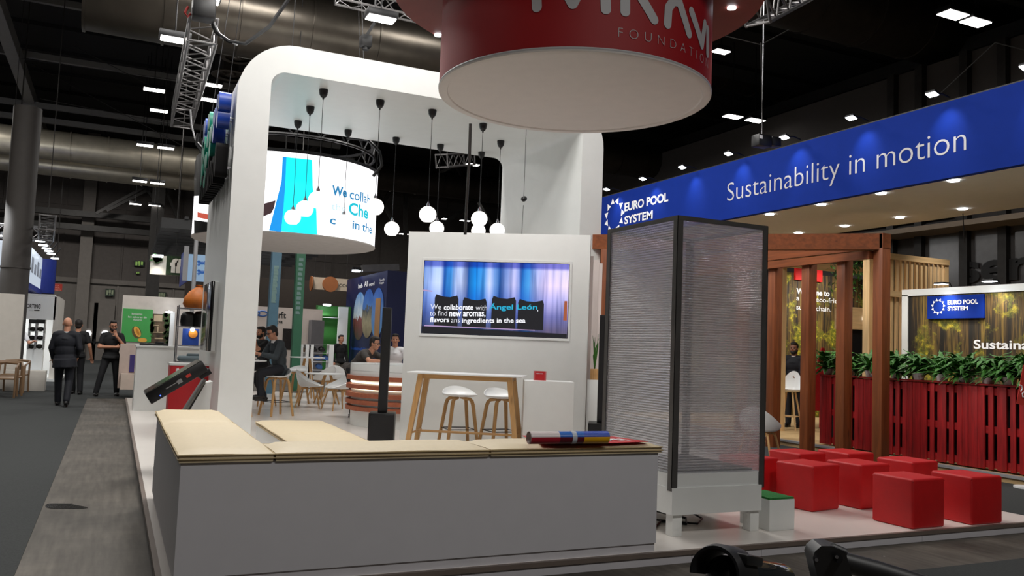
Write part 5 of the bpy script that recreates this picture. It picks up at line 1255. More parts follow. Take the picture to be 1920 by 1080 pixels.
# green poster wall behind
GY = 24
gw_ = base('poster_wall', 'white booth wall with a green melon poster and a shelf picture beyond the counter', 'exhibition wall', 290, 640, GY)
ypanel('wall_panel', 231, 553, 392, 690, GY, .2, plain('booth_wall_white', (214, 206, 198), .6), gw_)
pp = ypanel('green_poster', 231, 578, 283, 642, GY-.03, .03, plain('poster_green', (70, 168, 84), .5, var=.03), gw_); pp['label'] = 'green melon poster'
o = gw_.matrix_world.translation
def blob(cx, cy, rx, ry, rot, mat, nm, lift):
    c = at_y(cx, cy, GY-lift); k_ = abs(at_y(cx+1, cy, GY).x-c.x); B().face([V((c.x+k_*(rx*math.cos(a)*math.cos(rot)-ry*math.sin(a)*math.sin(rot)), GY-lift, c.z+k_*(rx*math.cos(a)*math.sin(rot)+ry*math.sin(a)*math.cos(rot))))-o for a in [2*PI*k/28 for k in range(28)]]).build(nm, mat, gw_, smooth=0)
blob(256, 623, 8, 12, .35, plain('melon_rind', (96, 78, 40), .6, var=.3, scale=14), 'melon_rind', .035); blob(257.5, 622, 5, 11, .45, plain('melon_flesh', (236, 178, 76), .5), 'melon_flesh', .039); blob(258, 622, 2.2, 7, .45, plain('melon_core', (200, 130, 40), .5), 'melon_core', .043); blob(267, 637.5, 8, 4, 0, plain('melon_flesh', (236, 178, 76), .5), 'melon_slice', .039)
ytext('Innovamos', gw_, GY-.03, 247, 590, 267, 3.5, LETW, .01); ytext('los sabores de', gw_, GY-.03, 240, 595.5, 275, 3.5, LETW, .01); ytext('futuro', gw_, GY-.03, 250, 601, 266, 3.5, LETW, .01)
nc = ypanel('shelf_picture', 283.5, 588, 320, 650, GY-.02, .02, plain('shelf_photo', (92, 76, 58), .7, var=.6, scale=5), gw_)
b = B()
for (x0, y0, x1, y1) in ((289, 590, 304, 603), (288, 609, 298, 611), (287, 622, 307, 624.5), (290, 633, 306, 636), (295, 612, 297, 622)):
    a, c = at_y(x0, y0, GY-.03), at_y(x1, y1, GY-.03); b.span(V((a.x, GY-.035, c.z))-o, V((c.x, GY-.02, a.z))-o)
b.build('picture_shelves', plain('picture_shelf', (190, 170, 140), .7), gw_)
b = B()
random.seed(3)
for k in range(90):
    x, y = random.choice([(random.gauss(312, 3), random.gauss(600, 8)), (random.gauss(314, 3), random.gauss(635, 9)), (random.gauss(285, 1.2), random.gauss(612, 8))]); p = at_y(max(284, min(319, x)), max(589, min(649, y)), GY-.04); a = random.uniform(0, 6.3); b.face([V((p.x+.045*math.cos(a+q), GY-.04, p.z+.045*math.sin(a+q)))-o for q in (0, 1.2, 3.1, 4.3)])
b.build('picture_leaves', plain('picture_leaf', (58, 84, 40), .7, var=.4), gw_, smooth=0)
sl_ = ypanel('lit_edge', 320, 585, 324, 650, GY-.05, .04, WHITE2, gw_)
p = at_y(317, 585, GY-.3); spl = thing('poster_lamp', 'small white lamp above the shelf picture', 'spotlight', (p.x, GY-.3, p.z)); B().box((0, 0, 0), (.16, .12, .03)).build('lamp_glass', SPOTG, spl); B().bar((0, 0, .02), (0, .32, .02), .03, .03).build('lamp_arm', WHITE2, spl)
# light blue display beyond the aisle side of counter
vt = base('brown_cabinet', 'low pale display with a violet panel standing behind the person with glasses', 'cabinet', 238, 700, 21.8)
ypanel('display_body', 226, 645, 252, 728, 21.8, .5, plain('pale_rose', (190, 172, 162), .6), vt); ypanel('violet_panel', 244, 665, 251, 698, 21.78, .02, plain('violet_panel', (58, 46, 110), .6), vt); ypanel('plinth_board', 227, 701, 252, 731, 21.4, .38, plain('pale_plinth', (214, 196, 182), .6), vt)

# --- wire rack beside the arch, with bags
RY = 15.6
rk = setmw(thing('wire_rack', 'chrome wire shelf rack left of the arch with bags on it', 'shelf rack', (at_y(360, 690, RY).x, RY, PZ))); o = rk.matrix_world.translation
zz = [at_y(333, y, RY).z for y in (577, 612, 648, 679)]; xl, xr = at_y(332, 640, RY).x, at_y(389, 640, RY).x
for x in (xl, xr):
    for y in (RY, RY+.4): B().cyl(V((x, y, PZ))-o, V((x, y, zz[0]+.05))-o, .011, n=8).build('post', CHROME, rk)
for z in zz:
    b = B()
    for y in (RY, RY+.4): b.cyl(V((xl, y, z))-o, V((xr, y, z))-o, .009, n=6)
    for x in (xl, xr): b.cyl(V((x, RY, z))-o, V((x, RY+.4, z))-o, .009, n=6)
    for k in range(9): b.cyl(V((xl, RY+.05*k, z))-o, V((xr, RY+.05*k, z))-o, .004, n=4)
    b.build('wire_shelf', CHROME, rk)
def bag(px, z, Y, w_, h_, mat, label, cat='bag', knot=True):
    t = thing('bag', label, cat, (at_y(px, 600, Y).x, Y, z)); b = B()
    prof = [(.001, 0), (w_*.8, .0), (w_, h_*.18), (w_*.92, h_*.42), (w_*.62, h_*.68), (w_*.3, h_*.84), (w_*.16, h_*.9), (w_*.22, h_*.97), (.001, h_)] if knot else [(.001, 0), (w_*.85, 0), (w_, h_*.3), (w_*.95, h_*.7), (w_*.6, h_*.96), (.001, h_)]
    n = 28; rings = [[b.bm.verts.new((r*(1+.07*math.sin(5*2*PI*k/n+i*.7))*math.cos(2*PI*k/n), r*.75*(1+.05*math.sin(7*2*PI*k/n+i))*math.sin(2*PI*k/n), zq)) for k in range(n)] for i, (r, zq) in enumerate(prof)]
    for r0, r1 in zip(rings, rings[1:]):
        for k in range(n): b.bm.faces.new((r0[k], r0[(k+1) % n], r1[(k+1) % n], r1[k]))
    b.build('bag_body', mat, t, 60); return t
bag(370, zz[0]+.012, RY+.2, .27, .42, plain('orange_bag', (190, 104, 26), .55, var=.15, scale=9, bump=.3), 'orange knotted bag on top of the wire rack')
bag(352, zz[1]+.012, RY+.22, .13, .26, BLACK, 'black bag on the second wire shelf, left', knot=False); bag(376, zz[1]+.012, RY+.22, .14, .28, BLACK, 'black bag on the second wire shelf, right', knot=False)
dsh = thing('folded_cloth', 'folded grey blue cloth on the lowest wire shelf', 'cloth', ((xl+xr)/2, RY+.2, zz[3]+.01)); b = B(); b.box((0, 0, .05), (.42, .34, .1), bev=.045, seg=3).box((.05, .02, .11), (.22, .2, .06), bev=.025); b.build('cloth_body', plain('blue_grey_cloth', (110, 126, 134), .7, bump=.3), dsh)
bp = base('blue_picture', 'small blue poster with an orange disc, lit by a lamp, behind the wire rack', 'poster', 364, 630, 18.2)
ypanel('poster_sheet', 343, 616, 372, 648, 18.2, .02, plain('poster_deep_blue', (40, 78, 170), .5), bp); o = bp.matrix_world.translation; c = at_y(357, 640, 18.2); B().cyl(V((c.x, 18.23, PZ))-o, V((c.x, 18.23, c.z))-o, .02, n=8).cyl(V((c.x, 18.23, PZ))-o, V((c.x, 18.23, PZ+.02))-o, .15, n=16).build('display_stand', CHROME, bp); c = at_y(362, 626, 18.19); B().cyl(V((c.x, 18.18, c.z))-o, V((c.x, 18.2, c.z))-o, .085, n=24).build('orange_disc', plain('disc_orange', (240, 150, 50), .5), bp); c = at_y(361, 618, 18.1); B().ball(V((c.x, 18.1, c.z))-o, .04).build('lamp', SPOTG, bp)
# screen fixed to the arch side
tvx = thing('side_screen', 'white backed flat screen mounted on the aisle side of the arch', 'screen', (1.262, 13.1, 1.3))
zlo, zhi = at_y(402, 658, 12.6).z, at_y(398, 528, 12.6).z
tvx.location.z = zlo; setmw(tvx); hh_ = zhi-zlo
B().box((.03, 0, hh_/2), (.10, 1.1, hh_), bev=.006).build('screen_back', WHITE, tvx); B().box((-.04, 0, hh_/2), (.04, 1.12, hh_+.01), bev=.004).build('screen', BLACKG, tvx)
# red info box below
rb = setmw(thing('red_carton', 'red box with white wavy letters standing behind the tilted touch screen', 'box', (at_y(345, 700, 13.2).x, 13.2, PZ))); o = rb.matrix_world.translation
a, c = at_y(320, 685, 13.2), at_y(372, 770, 13.2)
B().span(V((a.x, 13.2, PZ))-o, V((a.x+.55, 13.7, a.z))-o, .004).build('carton_body', plain('carton_red', (190, 28, 36), .5), rb); B().span(V((a.x-.012, 13.19, a.z))-o, V((a.x+.56, 13.72, a.z+.03))-o).build('white_lid', WHITE, rb)
b = B(); q0, q1 = at_y(331, 697, 13.19), at_y(352, 697, 13.19); hgt = at_y(331, 691, 13.19).z-q0.z
pl = [V((q0.x+(q1.x-q0.x)*u, 13.185, q0.z+hgt*v))-o for u, v in ((0, 0), (.02, .8), (.1, 1), (.22, .3), (.34, .1), (.48, .9), (.58, 1), (.6, 0))]; b.tube(pl, .014, 6); b.tube([V((q0.x+(q1.x-q0.x)*u, 13.185, q0.z+hgt*v))-o for u, v in ((.8, 0), (.8, .9), (1, 1))], .014, 6); b.build('logo_letters', LETW, rb)

# --- tilted touch screen on a white stand at the end of the bench
ky = 9.15
ko_ = setmw(thing('touch_screen_table', 'black tilted touch screen slab on a slim white stand at the end of the bench', 'touch screen', (.75, ky+.25, PZ))); o = ko_.matrix_world.translation
A_, C_ = at_y(290, 758, ky), at_y(388, 700, ky); dv = (C_-A_).normalized(); nv = V((-dv.z, 0, dv.x)); Lk = (C_-A_).length+.05
M3 = Matrix((dv, V((0, 1, 0)), nv)).transposed(); mid = (A_+C_)/2-o+nv*.075+V((0, .26, 0))
B().box(mid, (Lk, .52, .12), M3, .008).build('slab', BLACK, ko_)
B().box(mid+nv*.0625, (Lk-.02, .5, .006), M3).build('touch_glass', BLACKG, ko_)
B().box(mid+dv*(Lk/2-.04)-nv*.075, (.12, .46, .06), M3, .006).build('rear_unit', BLACKM, ko_)
lb_ = B().ball(mid-V((0, .262, 0))+dv*(-Lk*.32)-nv*.03, .006).build('power_light', glow('blue_led', (60, 90, 255), 5), ko_)
B().box(mid-V((0, .261, 0))+dv*(Lk*.2)+nv*.0, (.05, .004, .03), M3).build('red_marking', plain('red_mark', (200, 60, 50), .5), ko_); B().box(mid-V((0, .261, 0))+dv*(Lk*.04)-nv*.005, (.05, .004, .04), M3).box(mid-V((0, .261, 0))+dv*(-Lk*.1)+nv*.0, (.12, .004, .008), M3).build('port_panel', GREYP, ko_)
sx_ = C_.x-o.x
B().prism([(sx_-.42, .12, .0), (sx_+.05, .12, 0), (sx_+.1, .12, C_.z-PZ-.10), (sx_+.03, .12, C_.z-PZ-.12)], (0, .28, 0)).build('stand_plate', WHITE, ko_)
B().bar((sx_-.3, .26, .35), (sx_+.03, .26, C_.z-PZ-.08), .3, .02).build('brace', plain('brace_grey', (120, 118, 112), .5), ko_)

# --- left side of the aisle: white booth, show cases, wooden chairs
LY = 24.5
w1 = base('white_booth_wall', 'plain whitish booth wall at the left edge of the picture', 'exhibition wall', 20, 640, LY)
o = w1.matrix_world.translation; a = at_y(46, 552, LY)
B().span(V((-9.5, LY, 0))-o, V((a.x, LY+.2, a.z))-o).build('wall_panel', OFFWHITE, w1)
ex = at_z(40, 693, 0).x; B().span(V((-9.5, LY-5, 0))-o, V((ex, LY+2.5, .07))-o).build('floor_board', OFFWHITE, w1)
UY = 28.5
u = base('white_booth', 'white lit booth with black lettering on its fascia behind the plain wall', 'exhibition booth', 80, 640, UY)
ypanel('fascia', 30, 553, 103, 600, UY, .2, WHITE2, u); o = u.matrix_world.translation
a = at_y(103, 556, UY); B().span(V((a.x, UY, 0))-o, V((a.x+.12, UY+3, a.z))-o).build('side_wall', OFFWHITE, u); B().span(V((a.x-5, UY+3, 0))-o, V((a.x, UY+3.1, a.z))-o).build('back_wall', WHITE2, u); B().span(V((a.x-5, UY-.2, 0))-o, V((a.x+.3, UY+3.1, .08))-o).build('booth_floor', WHITE, u); B().span(V((a.x-5, UY, a.z))-o, V((a.x, UY+3, a.z+.05))-o).build('roof_panel', WHITE, u)
ytext('UNISORTING', u, UY, 34, 577, 76, 8.5, LETK, .03); ytext('MEMBER OF', u, UY, 54, 582.5, 62, 2.2, LETG, 0); ypanel('small_logo', 64, 580.5, 74, 583, UY-.01, .01, LETK, u)
area('booth_light', (a.x-1.5, UY+1.5, a.z-.15), 1.2, 60, (1, 1, 1))
area('booth_front_light', (a.x-2.0, UY-3.0, a.z+2.2), 1.0, 150, (.95, .98, 1), (a.x-1.5, UY, a.z-.6))
for i, (x0, x1, lb_) in enumerate(((54, 66, 'white show case with small goods in the white booth, left of two'), (68, 82, 'white show case with small goods in the white booth, right of two'))):
    sc_ = base('show_case', lb_, 'show case', (x0+x1)/2, 680, UY+.4-i*.1); Y = UY+.4-i*.1; o = sc_.matrix_world.translation
    a, c = at_y(x0, 606, Y), at_y(x1, 640, Y); B().span(V((a.x, Y, .08))-o, V((c.x, Y+.5, c.z-.25))-o).build('case_base', WHITE2, sc_)
    for x in (a.x, c.x-.03): B().span(V((x, Y, c.z-.25))-o, V((x+.03, Y+.5, a.z))-o).build('post', GREYP, sc_)
    B().span(V((a.x, Y, a.z))-o, V((c.x, Y+.5, a.z+.12))-o).build('case_top', BLACK, sc_)
    for k in range(3):
        z = c.z-.25+(a.z-c.z+.25)*k/3; B().span(V((a.x, Y, z))-o, V((c.x, Y+.5, z+.02))-o).build('glass_shelf', plain('pale_shelf', (200, 204, 206), .3), sc_)
        gd = thing('shown_part', 'dark machine part in the %s show case, %s shelf' % (('left', 'right')[i], ('lower', 'middle', 'upper')[k]), 'machine part', V(((a.x+c.x)/2, Y+.2, z+.02))); B().ball((0, 0, .07), .08, (1.3, 1, .85), 12, 8).cyl((-.12, 0, .06), (.12, 0, .1), .03).build('part_body', DARK, gd)
def arm_chair(px, py, Y, label):
    t = base('wooden_chair', label, 'chair', px, py, Y, 'wooden chairs by the left booth'); W = plain('chair_wood', (126, 98, 70), .5)
    for sx in (-.26, .26):
        B().tube([(sx, -.26, 0), (sx*1.02, -.3, .4), (sx, -.24, .66), (sx, .1, .70), (sx, .28, .74)], .022, 8).build('leg', W, t); B().tube([(sx, .3, 0), (sx, .24, .4), (sx, .28, .74)], .022, 8).build('leg', W, t)
    B().box((0, 0, .42), (.5, .5, .04), bev=.015).build('seat', W, t); b = B(); b.tube([(-.26, .28, .74), (0, .36, .76), (.26, .28, .74)], .03, 8); b.build('back_rail', W, t); return t
ac = arm_chair(6, 700, 21.5, 'wooden armchair at the left edge, leftmost of the row'); p = at_y(17, 700, 22.3); dup(ac, (p.x, 22.3, 0), .15, 'wooden armchair in the middle of the row by the left booth wall'); p = at_y(27, 700, 23.3); dup(ac, (p.x, 23.3, 0), -.1, 'wooden armchair nearest the aisle by the left booth wall')
wbx = base('white_plinth_box', 'low white box at the corner of the white booth beside the aisle', 'plinth', 49, 690, 24.1); B().box((0, 0, .25), (.9, .5, .5), bev=.005).build('box_body', OFFWHITE, wbx)
# hanging lit sign with truss
HY = 27
hs_ = base('hanging_light_box', 'bright hanging sign box with blue lower edge at the upper left behind the column', 'hanging sign', 40, 480, HY); o = hs_.matrix_world.translation
a, c = at_y(-30, 452, HY), at_y(50, 530, HY); LB = glow('lightbox_white', (214, 226, 240), .75); DB = plain('deep_blue', (24, 44, 130), .5)
zt_, zb_s = at_y(20, 452, HY).z, at_y(20, 524, HY).z
xr_ = at_y(48, 490, HY).x
B().span(V((xr_-2.4, HY, zb_s))-o, V((xr_-.02, HY+.1, zt_))-o).build('lit_front', LB, hs_)
far = at_x(81, 470, xr_); B().span(V((xr_-.02, HY, zb_s))-o, V((xr_+.0, far.y, zt_))-o).build('lit_side', LB, hs_)
B().span(V((xr_-2.5, HY-.03, zb_s-.16))-o, V((xr_+.04, far.y+.3, zb_s))-o).build('blue_edge', DB, hs_); B().cyl(V((xr_-.1, far.y+.5, zb_s-.1))-o, V((xr_-.1, far.y+.5, zt_))-o, .5, n=24).build('blue_corner', DB, hs_)
for k in range(5): B().span(V((xr_+.005, HY+.8+k*1.0, zb_s+.35))-o, V((xr_+.012, HY+1.4+k*1.0, zt_-.4+.15*(k % 2)))-o).build('grey_picture', plain('sign_grey', (140, 146, 158), .5), hs_)
for x in (-2, -.5): B().cyl(V((xr_+x, HY+1, zt_))-o, V((xr_+x, HY+1, 12.2))-o, .02, n=6).build('hanging_wire', DARK, hs_)
tA, tB = at_y(88, 440, HY-.5), V((0, 0, 0)); tB = V((tA.x+.2, at_x(118, 487, tA.x+.6).y, tA.z)); truss(tA, tB, .35, 'aluminium truss with spotlights along the hanging sign box at upper left')
truss(V((tA.x-5, tA.y, tA.z)), tA, .35, 'aluminium truss running out at the left edge over the hanging sign box')
for i, (px, py) in enumerate(((6, 442), (75, 451), (81, 459), (87, 465), (91, 470), (96, 475), (103, 484))):
    Y = HY-.4+max(0, i-1)*1.1 if i else HY-.5; p = at_y(px, py, Y)
    l = thing('sign_spotlight', 'small white spotlight on the upper left truss, %s' % ('nearest the left edge', 'first right of the column', 'second right of the column', 'third right of the column', 'fourth right of the column', 'fifth right of the column', 'last at the truss end')[i], 'spotlight', p, 0, 'spotlights on the upper left truss')
    B().cyl((0, 0, 0), (0, 0, -.03), .12, n=16).build('lamp_glass', SPOTG, l); B().cyl((0, 0, .1), (0, 0, 0), .07, .13, n=16).build('lamp_head', BLACKM, l); B().cyl((0, 0, .1), (.15, 0, .35), .02, n=6).build('bracket', BLACKM, l)
rs_ = base('red_hall_sign', 'small red hanging sign with pale lettering above the left aisle', 'sign', 103, 538, 38); ypanel('sign_plate', 90, 531, 116, 546, 38, .05, plain('sign_red', (180, 50, 36), .5), rs_); o = rs_.matrix_world.translation
for k, tx in enumerate(('PUERTA', 'CENTRAL', 'PROHIBIDO')): ytext(tx, rs_, 38, 96-k*1.5, 536+k*4, 111+k*1.5, 2.3, plain('sign_pink', (240, 170, 150), .5), 0)
p = at_y(103, 531, 38); B().cyl(V((p.x, 38, p.z))-o, V((p.x, 38, 12.2))-o, .02, n=6).build('hanging_wire', DARK, rs_)
EXG = glow('exit_green', (150, 190, 90), .5)
def exit_sign(x0, y0, x1, y1, label, lit):
    e = base('exit_sign', label, 'exit sign', (x0+x1)/2, y0, 50.86); ypanel('sign_plate', x0, y0, x1, y1, 50.86, .15, plain('exit_dark_green', (30, 48, 34), .5), e); o = e.matrix_world.translation
    w_ = (x1-x0); b = B(); m = EXG if lit else plain('exit_pale', (150, 160, 130), .5)
    for (u0, v0, u1, v1) in ((.12, .2, .3, .8), (.4, .15, .6, .55), (.45, .55, .55, .85), (.7, .2, .88, .75)):
        a, c = at_y(x0+w_*u0, y0+(y1-y0)*v0, 50.85), at_y(x0+w_*u1, y0+(y1-y0)*v1, 50.85); b.span(V((a.x, 50.84, c.z))-o, V((c.x, 50.86, a.z))-o)
    b.build('pictogram', m, e)
exit_sign(252, 488, 270, 500, 'green and yellow lit emergency sign high on the back wall, upper one', True); exit_sign(255, 509, 262, 514, 'small green lit emergency sign on the back wall below the larger one', True)
exit_sign(198, 541, 214, 556, 'dark square emergency sign above the porthole doors', False); exit_sign(296, 547, 311, 560, 'dark square emergency sign just over the white poster wall', False)
# planted sign and blue light box beyond
ps_ = base('planted_sign', 'pale hanging sign with green planting and big cut-out letters beyond the wire rack', 'hanging sign', 315, 500, 27); o = ps_.matrix_world.translation
ypanel('sign_board', 283, 478, 346, 518, 27, .12, plain('sign_board_wood', (214, 206, 190), .6), ps_); ypanel('planting', 313, 479, 345, 517, 26.94, .05, plain('moss_dark', (34, 52, 26), .9, var=.5, scale=30, bump=.6), ps_)
ytext('ff', ps_, 26.94, 318, 511, 342, 27, plain('letter_cream', (216, 208, 192), .6), .06, .02); p = at_y(296, 480, 26.6); B().box(V((p.x, 26.6, p.z))-o, (.28, .15, .06)).build('lamp', SPOTG, ps_); spot((p.x, 26.6, p.z-.05), (p.x+.1, 27, p.z-1.5), 30, 100, .8)
b = B(); random.seed(5)
for k in range(60):
    p = at_y(random.gauss(294, 3), random.gauss(485, 2.5), 26.9); a = random.uniform(0, 6.3); b.face([V((p.x+.05*math.cos(a+q), 26.9, p.z+.05*math.sin(a+q)))-o for q in (0, 1.3, 3.1, 4.4)])
b.build('leaves', FERN, ps_, smooth=0)
for x in (290, 330): 
    p = at_y(x, 478, 27.05); B().cyl(V((p.x, 27.05, p.z))-o, V((p.x, 27.05, 12.2))-o, .012, n=6).build('hanging_wire', DARK, ps_)
lb2 = base('blue_light_box', 'hanging box with blue graphic on a pale lit front beside the arch', 'hanging sign', 370, 500, 24); o = lb2.matrix_world.translation
ypanel('lit_front', 352, 476, 396, 529, 24, .1, glow('pale_blue_box', (150, 186, 220), .6), lb2); B().span(V((at_y(352, 500, 24).x-.02, 24, at_y(352, 529, 24).z))-o, V((at_y(352, 500, 24).x, 26.6, at_y(352, 462, 24).z))-o).build('side_panel', DB, lb2); B().span(V((at_y(352, 500, 24).x-.12, 23.9, at_y(352, 527, 24).z))-o, V((at_y(352, 500, 24).x, 24.0, at_y(352, 462, 24).z))-o).build('edge_post', GREYP, lb2)
b = B(); mb = glow('box_blue_graphic', (40, 100, 180), .6)
for k in range(4):
    pts = []
    for i in range(13):
        u = i/12; px = 371+17*u; py = 489+8.5*k+5*math.sin(PI*u+PI*(k % 2)); p = at_y(px, py, 23.98); pts.append(V((p.x, 23.98, p.z))-o)
    b.tube(pts, .035, 6)
b.build('wave_graphic', mb, lb2)
for x in (362, 388):
    p = at_y(x, 476, 24.05); B().cyl(V((p.x, 24.05, p.z))-o, V((p.x, 24.05, 12.2))-o, .012, n=6).build('hanging_wire', DARK, lb2)
bfz = at_y(350, 460, 30).z
bf = setmw(thing('baffle_canopy', 'dark hanging canopy of parallel black fins behind the arch leg', 'canopy', (at_y(360, 440, 30).x, 30, bfz))); o = bf.matrix_world.translation
for k in range(11):
    Y = 25.5+k*1.0; a = at_y(285+(10-k)*1.5, 455, Y); B().span(V((a.x, Y, bfz))-o, V((6.5, Y+.06, bfz+.28))-o).build('fin', BLACK, bf)
for x in (0, 4): B().span(V((a.x+x+.5, 25.4, bfz+.28))-o, V((a.x+x+.6, 35.6, bfz+.36))-o).build('carrier', BLACK, bf); B().cyl(V((a.x+x+.55, 30, bfz+.36))-o, V((a.x+x+.55, 30, 12.2))-o, .015, n=6).build('hanging_wire', DARK, bf)
pole = tag(B().cyl((at_y(365, 500, 22.5).x, 22.5, 0), (at_y(369, 440, 22.5).x, 22.5, 5), .05, n=12).build('grey_mast', GREYP), 'thin grey mast before the blue light box', 'mast')
# purple lamp spot and dark seat by the far person
# --- black hooded tube and hinged arm of unknown use at the bottom edge
def fg(px, d, label, tilt, hood):
    p = at_d(px, 1052, d)
    t = thing('foreground_tube', label, 'stage lamp', p)
    return t
f1 = thing('black_hood_tube', 'glossy dark tube with a black curved hood at the bottom edge of the picture', 'equipment', (0, 0, 0)); d1 = 1.75
c0 = at_d(1350, 1076, d1); ax = (CR*.60-CU*.30+CF*.74).normalized(); u_ = (CU-ax*CU.dot(ax)).normalized(); w_ = ax.cross(u_)
f1.location = (c0.x, c0.y, 0); setmw(f1); o = f1.matrix_world.translation
k_ = d1/FPX
B().tube([c0-o-ax*.012, c0-o-ax*.006, c0-o+ax*.004, c0-o+ax*.02, c0-o+ax*.34], [10*k_, 22*k_, 31*k_, 35*k_, 36*k_], 32).build('tube', plain('smoked_gloss', (20, 26, 30), .08, var=.05, coat=1), f1)
b = B(); n = 20; rings = []
for (t_, rr) in ((-.03, 49*k_), (-.012, 54*k_), (.06, 54*k_), (.066, 50*k_), (.06, 41*k_), (-.02, 41*k_), (-.03, 44*k_), (-.03, 49*k_)):
    rings.append([b.bm.verts.new(c0-o+ax*t_+(u_*math.cos(R_(-100+200*q/n))+w_*math.sin(R_(-100+200*q/n)))*rr) for q in range(n+1)])
for r0, r1 in zip(rings, rings[1:]):
    for q in range(n): b.bm.faces.new((r0[q], r0[q+1], r1[q+1], r1[q]))
b.build('hood', plain('satin_black', (20, 20, 22), .45), f1)
lp_ = c0-o+(u_*math.cos(R_(-48))+w_*math.sin(R_(-48)))*(52*k_); lq_ = c0-o+(u_*math.cos(R_(48))+w_*math.sin(R_(48)))*(52*k_)
lt_ = lp_ if (lp_-lq_).dot(CR) > 0 else lq_
B().bar(lt_-ax*.01, lt_+ax*.075, .035, .022, bev=.006).build('latch', BLACK, f1)
B().cyl((0, 0, 0), c0-o-V((0, 0, .05)), .03, n=14).cyl((0, 0, 0), (0, 0, .03), .16, n=24).build('stand_pole', BLACKM, f1)
f2 = thing('black_hinge_arm', 'black hinged arm with two round bolts at the bottom edge, right of the hooded tube', 'equipment', (0, 0, 0)); d2 = 1.7; k2 = d2/FPX
h0 = at_d(1556, 1046, d2); f2.location = (h0.x, h0.y, 0); setmw(f2); o = f2.matrix_world.translation
P_ = lambda x, y, dd=0: at_d(x, y, d2+dd)-o
b = B(); b.prism([P_(x, y) for x, y in ((1524, 1046), (1528, 1034), (1540, 1024), (1560, 1024), (1585, 1034), (1588, 1044), (1600, 1090), (1536, 1096))], CF*.05); b.build('hinge_plate', plain('satin_black', (20, 20, 22), .45), f2)
B().tube([P_(1534, 1032, .02), P_(1560, 1027, .02), P_(1584, 1038, .02)], .011, 12).build('hinge_pin_cover', plain('satin_black', (20, 20, 22), .45), f2)
B().cyl(P_(1572, 1047, -.012), P_(1572, 1047, .06), 8*k2, n=18).build('hinge_barrel', BLACKM, f2)
for (x, y) in ((1531, 1050), (1569, 1044.5)): B().cyl(P_(x, y, -.018), P_(x, y, .0), 3.2*k2, n=14).build('bolt', CHROME, f2)
B().tube([P_(1578, 1052, .03), P_(1640, 1070, .03), P_(1760, 1108, .03)], [.02, .022, .022], 18).build('arm', plain('satin_black', (20, 20, 22), .45), f2)
B().cyl((0, 0, 0), P_(1560, 1090, .02), .028, n=14).cyl((0, 0, 0), (0, 0, .03), .16, n=24).build('stand_pole', BLACKM, f2)
# ================================================================== PEOPLE
def fuse(b, name, mat, parent, voxel=.012, it=3):
    o = b.build(name, mat, None); m = o.modifiers.new('r', 'REMESH'); m.mode = 'VOXEL'; m.voxel_size = voxel
    s = o.modifiers.new('s', 'SMOOTH'); s.iterations = it; s.factor = .5
    dg = bpy.context.evaluated_depsgraph_get(); me = bpy.data.meshes.new_from_object(o.evaluated_get(dg)); me.name = name
    old = o.data; o.modifiers.clear(); o.data = me; bpy.data.meshes.remove(old)
    if not me.materials: me.materials.append(mat)
    me.polygons.foreach_set('use_smooth', [True]*len(me.polygons)); o.parent = parent; return o
STAND = dict(pelvis=(0, 0, .93), chest=(0, .01, 1.27), neck=(0, .01, 1.46), head=(0, -.015, 1.615), shL=(.18, .01, 1.40), shR=(-.18, .01, 1.40), elL=(.24, .03, 1.12), elR=(-.24, .03, 1.12), wrL=(.24, -.05, .89), wrR=(-.24, -.05, .89),
             hpL=(.09, 0, .90), hpR=(-.09, 0, .90), knL=(.10, -.02, .49), knR=(-.10, -.02, .49), anL=(.11, .02, .09), anR=(-.11, .02, .09), look=(0, -1, 0), toeL=(.02, -1, 0), toeR=(-.02, -1, 0), haL=None, haR=None)
def cap(b, a, c, ra, rc, n=14): b.cyl(a, c, ra, rc, n); b.ball(a, ra, n=14, m=10); b.ball(c, rc, n=14, m=10)
def frame(zd, xd):
    z = V(zd).normalized(); x = V(xd); x = (x-z*x.dot(z)).normalized(); return Matrix((x, z.cross(x), z)).transposed()
def torso(b, J, k=0.0, hem=0.0, wide=1.0):
    p, c, n = V(J['pelvis']), V(J['chest']), V(J['neck']); sx = V(J['shL'])-V(J['shR']); F = frame(c-p, V(J['hpL'])-V(J['hpR'])); G = frame(n-c if (n-c).length > .05 else c-p, sx)
    b.ball(p, 1, (.165*wide+k, .12+k, .14+k), 18, 12, F); b.ball((p+c)/2, 1, (.15*wide+k, .112+k, .2), 18, 12, F); b.ball(c, 1, (.172*wide+k, .122+k, .19), 18, 12, G)
    cap(b, V(J['shL'])*.86+V(J['shR'])*.14, V(J['shR'])*.86+V(J['shL'])*.14, .068+k, .068+k); b.cyl(c+(n-c)*.3, n-(n-c)*.1, .13+k, .062+k, 14)
    if hem: b.cyl(p, p-(c-p).normalized()*hem, .165*wide+k, .18*wide+k, 18)
def limbs(b, J, names, radii, k=0.0, frac=1.0):
    for (a, c), (ra, rc) in zip(names, radii):
        A, C = V(J[a]), V(J[c]); cap(b, A, A+(C-A)*frac, ra+k, ra+(rc-ra)*frac+k)
ARM = {'L': [('shL', 'elL'), ('elL', 'wrL')], 'R': [('shR', 'elR'), ('elR', 'wrR')]}; AR = [(.054, .042), (.041, .029)]
LEG = {'L': [('hpL', 'knL'), ('knL', 'anL')], 'R': [('hpR', 'knR'), ('knR', 'anR')]}; LR_ = [(.088, .06), (.059, .04)]
